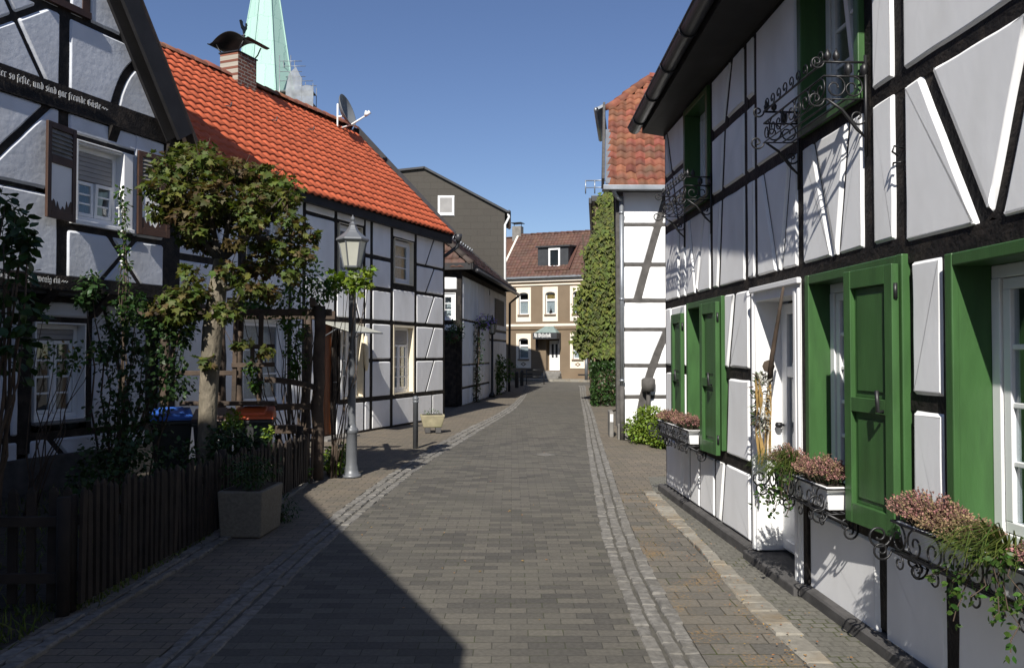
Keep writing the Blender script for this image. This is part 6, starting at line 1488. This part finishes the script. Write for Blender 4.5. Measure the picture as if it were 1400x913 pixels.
tallplant('garden_shrub','small yellow-green shrub in front of the red-lidded bin','shrub',(-3.2,9.2,0),[(318,568,9.2,.08),(325,576,9.2,.08),(310,580,9.2,.07),(366,592,9.3,.07)],M['leaf_lime'],.045,70)
tallplant('climbing_plant','green climber twined over the arbor posts and beam beside the lamp','climber',(-2.75,10.3,0),[(375,420,10.3,.16),(395,400,10.3,.2),(410,385,10.3,.2),(428,375,10.3,.2),(440,400,10.2,.22),(420,410,10.3,.2),(360,415,10.4,.14),(345,420,10.3,.13),(405,450,10.3,.16),(400,475,10.3,.14),(408,495,10.3,.12),(400,510,10.3,.1),(345,500,10.2,.1),(350,525,10.2,.09),(390,440,10.3,.14),(455,395,10.2,.14),(330,420,10.4,.12),(295,428,10.4,.1)],M['leaf'],.06,105)
tallplant('climbing_plant','vine with pale green leaves winding round the neck of the grey lamp','climber',(-2.3,10.35,0),[(462,378,10.4,.11),(478,382,10.3,.12),(492,378,10.35,.11),(505,372,10.4,.08),(485,392,10.3,.1),(470,388,10.35,.1),(455,385,10.35,.08),(500,385,10.35,.07)],M['leaf_lime'],.085,24,MAPLE,stem=.01)
tallplant('garden_plant','bright green low plant at the foot of the grey lamp','perennial',(-2.4,10.75,0),[(455,622,10.8,.12),(465,630,10.7,.12),(450,635,10.7,.12),(460,642,10.6,.1),(470,618,10.9,.1)],M['leaf_lime'],.055,120)
tallplant('garden_plant','small weed growing at the gate post','weed',(-2.45,9.9,0),[(420,645,9.95,.06),(418,655,9.9,.07),(412,637,9.95,.05)],M['leaf'],.045,40)
tallplant('garden_plant','young bright-leaved shoot left of the maple trunk','shrub',(-3.95,8.9,0),[(250,440,8.9,.1),(252,452,8.9,.1),(254,464,8.9,.08)],M['leaf_lime'],.08,26)
tallplant('garden_plant','dark weeds beside the concrete planter','weed',(-2.25,7.75,0),[(388,690,7.75,.12),(395,700,7.7,.12),(380,705,7.7,.1),(370,712,7.5,.08)],M['leaf_dark'],.05,90,SLIM)
gs = MB()
for _ in range(5200):
    if R.random()<.55: x0,y0 = R.uniform(-5.2,-2.72),R.uniform(3.4,5.2)
    else: y0=R.uniform(5,10); x0=-2.68+R.gauss(0,.05) if R.random()<.35 else R.uniform(-5.5,-2.7)
    h=R.uniform(.03,.10); a=R.uniform(0,6.28); w=.006; dx,dy=math.cos(a)*w,math.sin(a)*w; lx,ly=R.gauss(0,.03),R.gauss(0,.03)
    gs.add([(x0-dx,y0-dy,0),(x0+dx,y0+dy,0),(x0+dx*.6+lx*.5,y0+dy*.6+ly*.5,h*.6),(x0+lx,y0+ly,h)],[(0,1,2,3)])
tag(gs.build('grass',M['grassblade']),'rough grass in the garden and along the foot of the fence','grass',kind='stuff')
x = MB()
o = thing('bare_vine','bare hanging vine twigs on the upper wall of the green-shuttered house','vine',tuple(R1w(6.3,.0,3.4)))
for k in range(9):
    u=6.5+.16*k; p=wander(R1w(u,.10,5.6),R1w(u-.25+R.uniform(-.3,.3),.16,3.7+R.random()*.8),9,.14); x.tube([q-o.location for q in p],.007,4)
x.build('twig',M['twig'],o)
# ================================================================== CAMERA, SKY, SUN
cam = bpy.data.cameras.new('camera'); cam.sensor_width = 36; cam.lens = 36*1100/1400; cam.clip_end = 1000; cam.clip_start = .05
co = bpy.data.objects.new('camera', cam); COL.objects.link(co); co.location = (0,0,1.6); co.rotation_euler = (rad(90)+math.atan(26.5/1100),0,0); SC.camera = co
W = bpy.data.worlds.new('World'); SC.world = W; W.use_nodes = True
nt = W.node_tree; bg = nt.nodes['Background']; sk = nt.nodes.new('ShaderNodeTexSky'); sk.sky_type = 'NISHITA'; sk.sun_disc = False
sk.sun_elevation = el; sk.altitude = 100; sk.air_density = 1.0; sk.dust_density = .3; sk.ozone_density = 3.5
sdir = Vector((-math.sin(az)*math.cos(el), -math.cos(az)*math.cos(el), math.sin(el)))
sk.sun_rotation = math.atan2(sdir.x, sdir.y)
hs = nt.nodes.new('ShaderNodeHueSaturation'); hs.inputs['Hue'].default_value = .510; hs.inputs['Saturation'].default_value = 1.04; nt.links.new(sk.outputs[0], hs.inputs['Color']); nt.links.new(hs.outputs[0], bg.inputs['Color']); bg.inputs['Strength'].default_value = .074
sl = bpy.data.lights.new('sun','SUN'); sl.energy = 5.0; sl.angle = rad(.53); sl.color = (1,.955,.885)
so = bpy.data.objects.new('sun', sl); COL.objects.link(so); so.rotation_euler = sdir.to_track_quat('Z','Y').to_euler(); so.location = (-10,-20,20)
vs_ = SC.view_settings; vs_.view_transform = 'Standard'; vs_.look = 'None'; vs_.exposure = .5; vs_.gamma = 1; vs_.use_curve_mapping = False
SC.render.engine = 'CYCLES'
SC.cycles.max_bounces = 7; SC.cycles.transparent_max_bounces = 12
SC.render.resolution_x = 1024; SC.render.resolution_y = 667
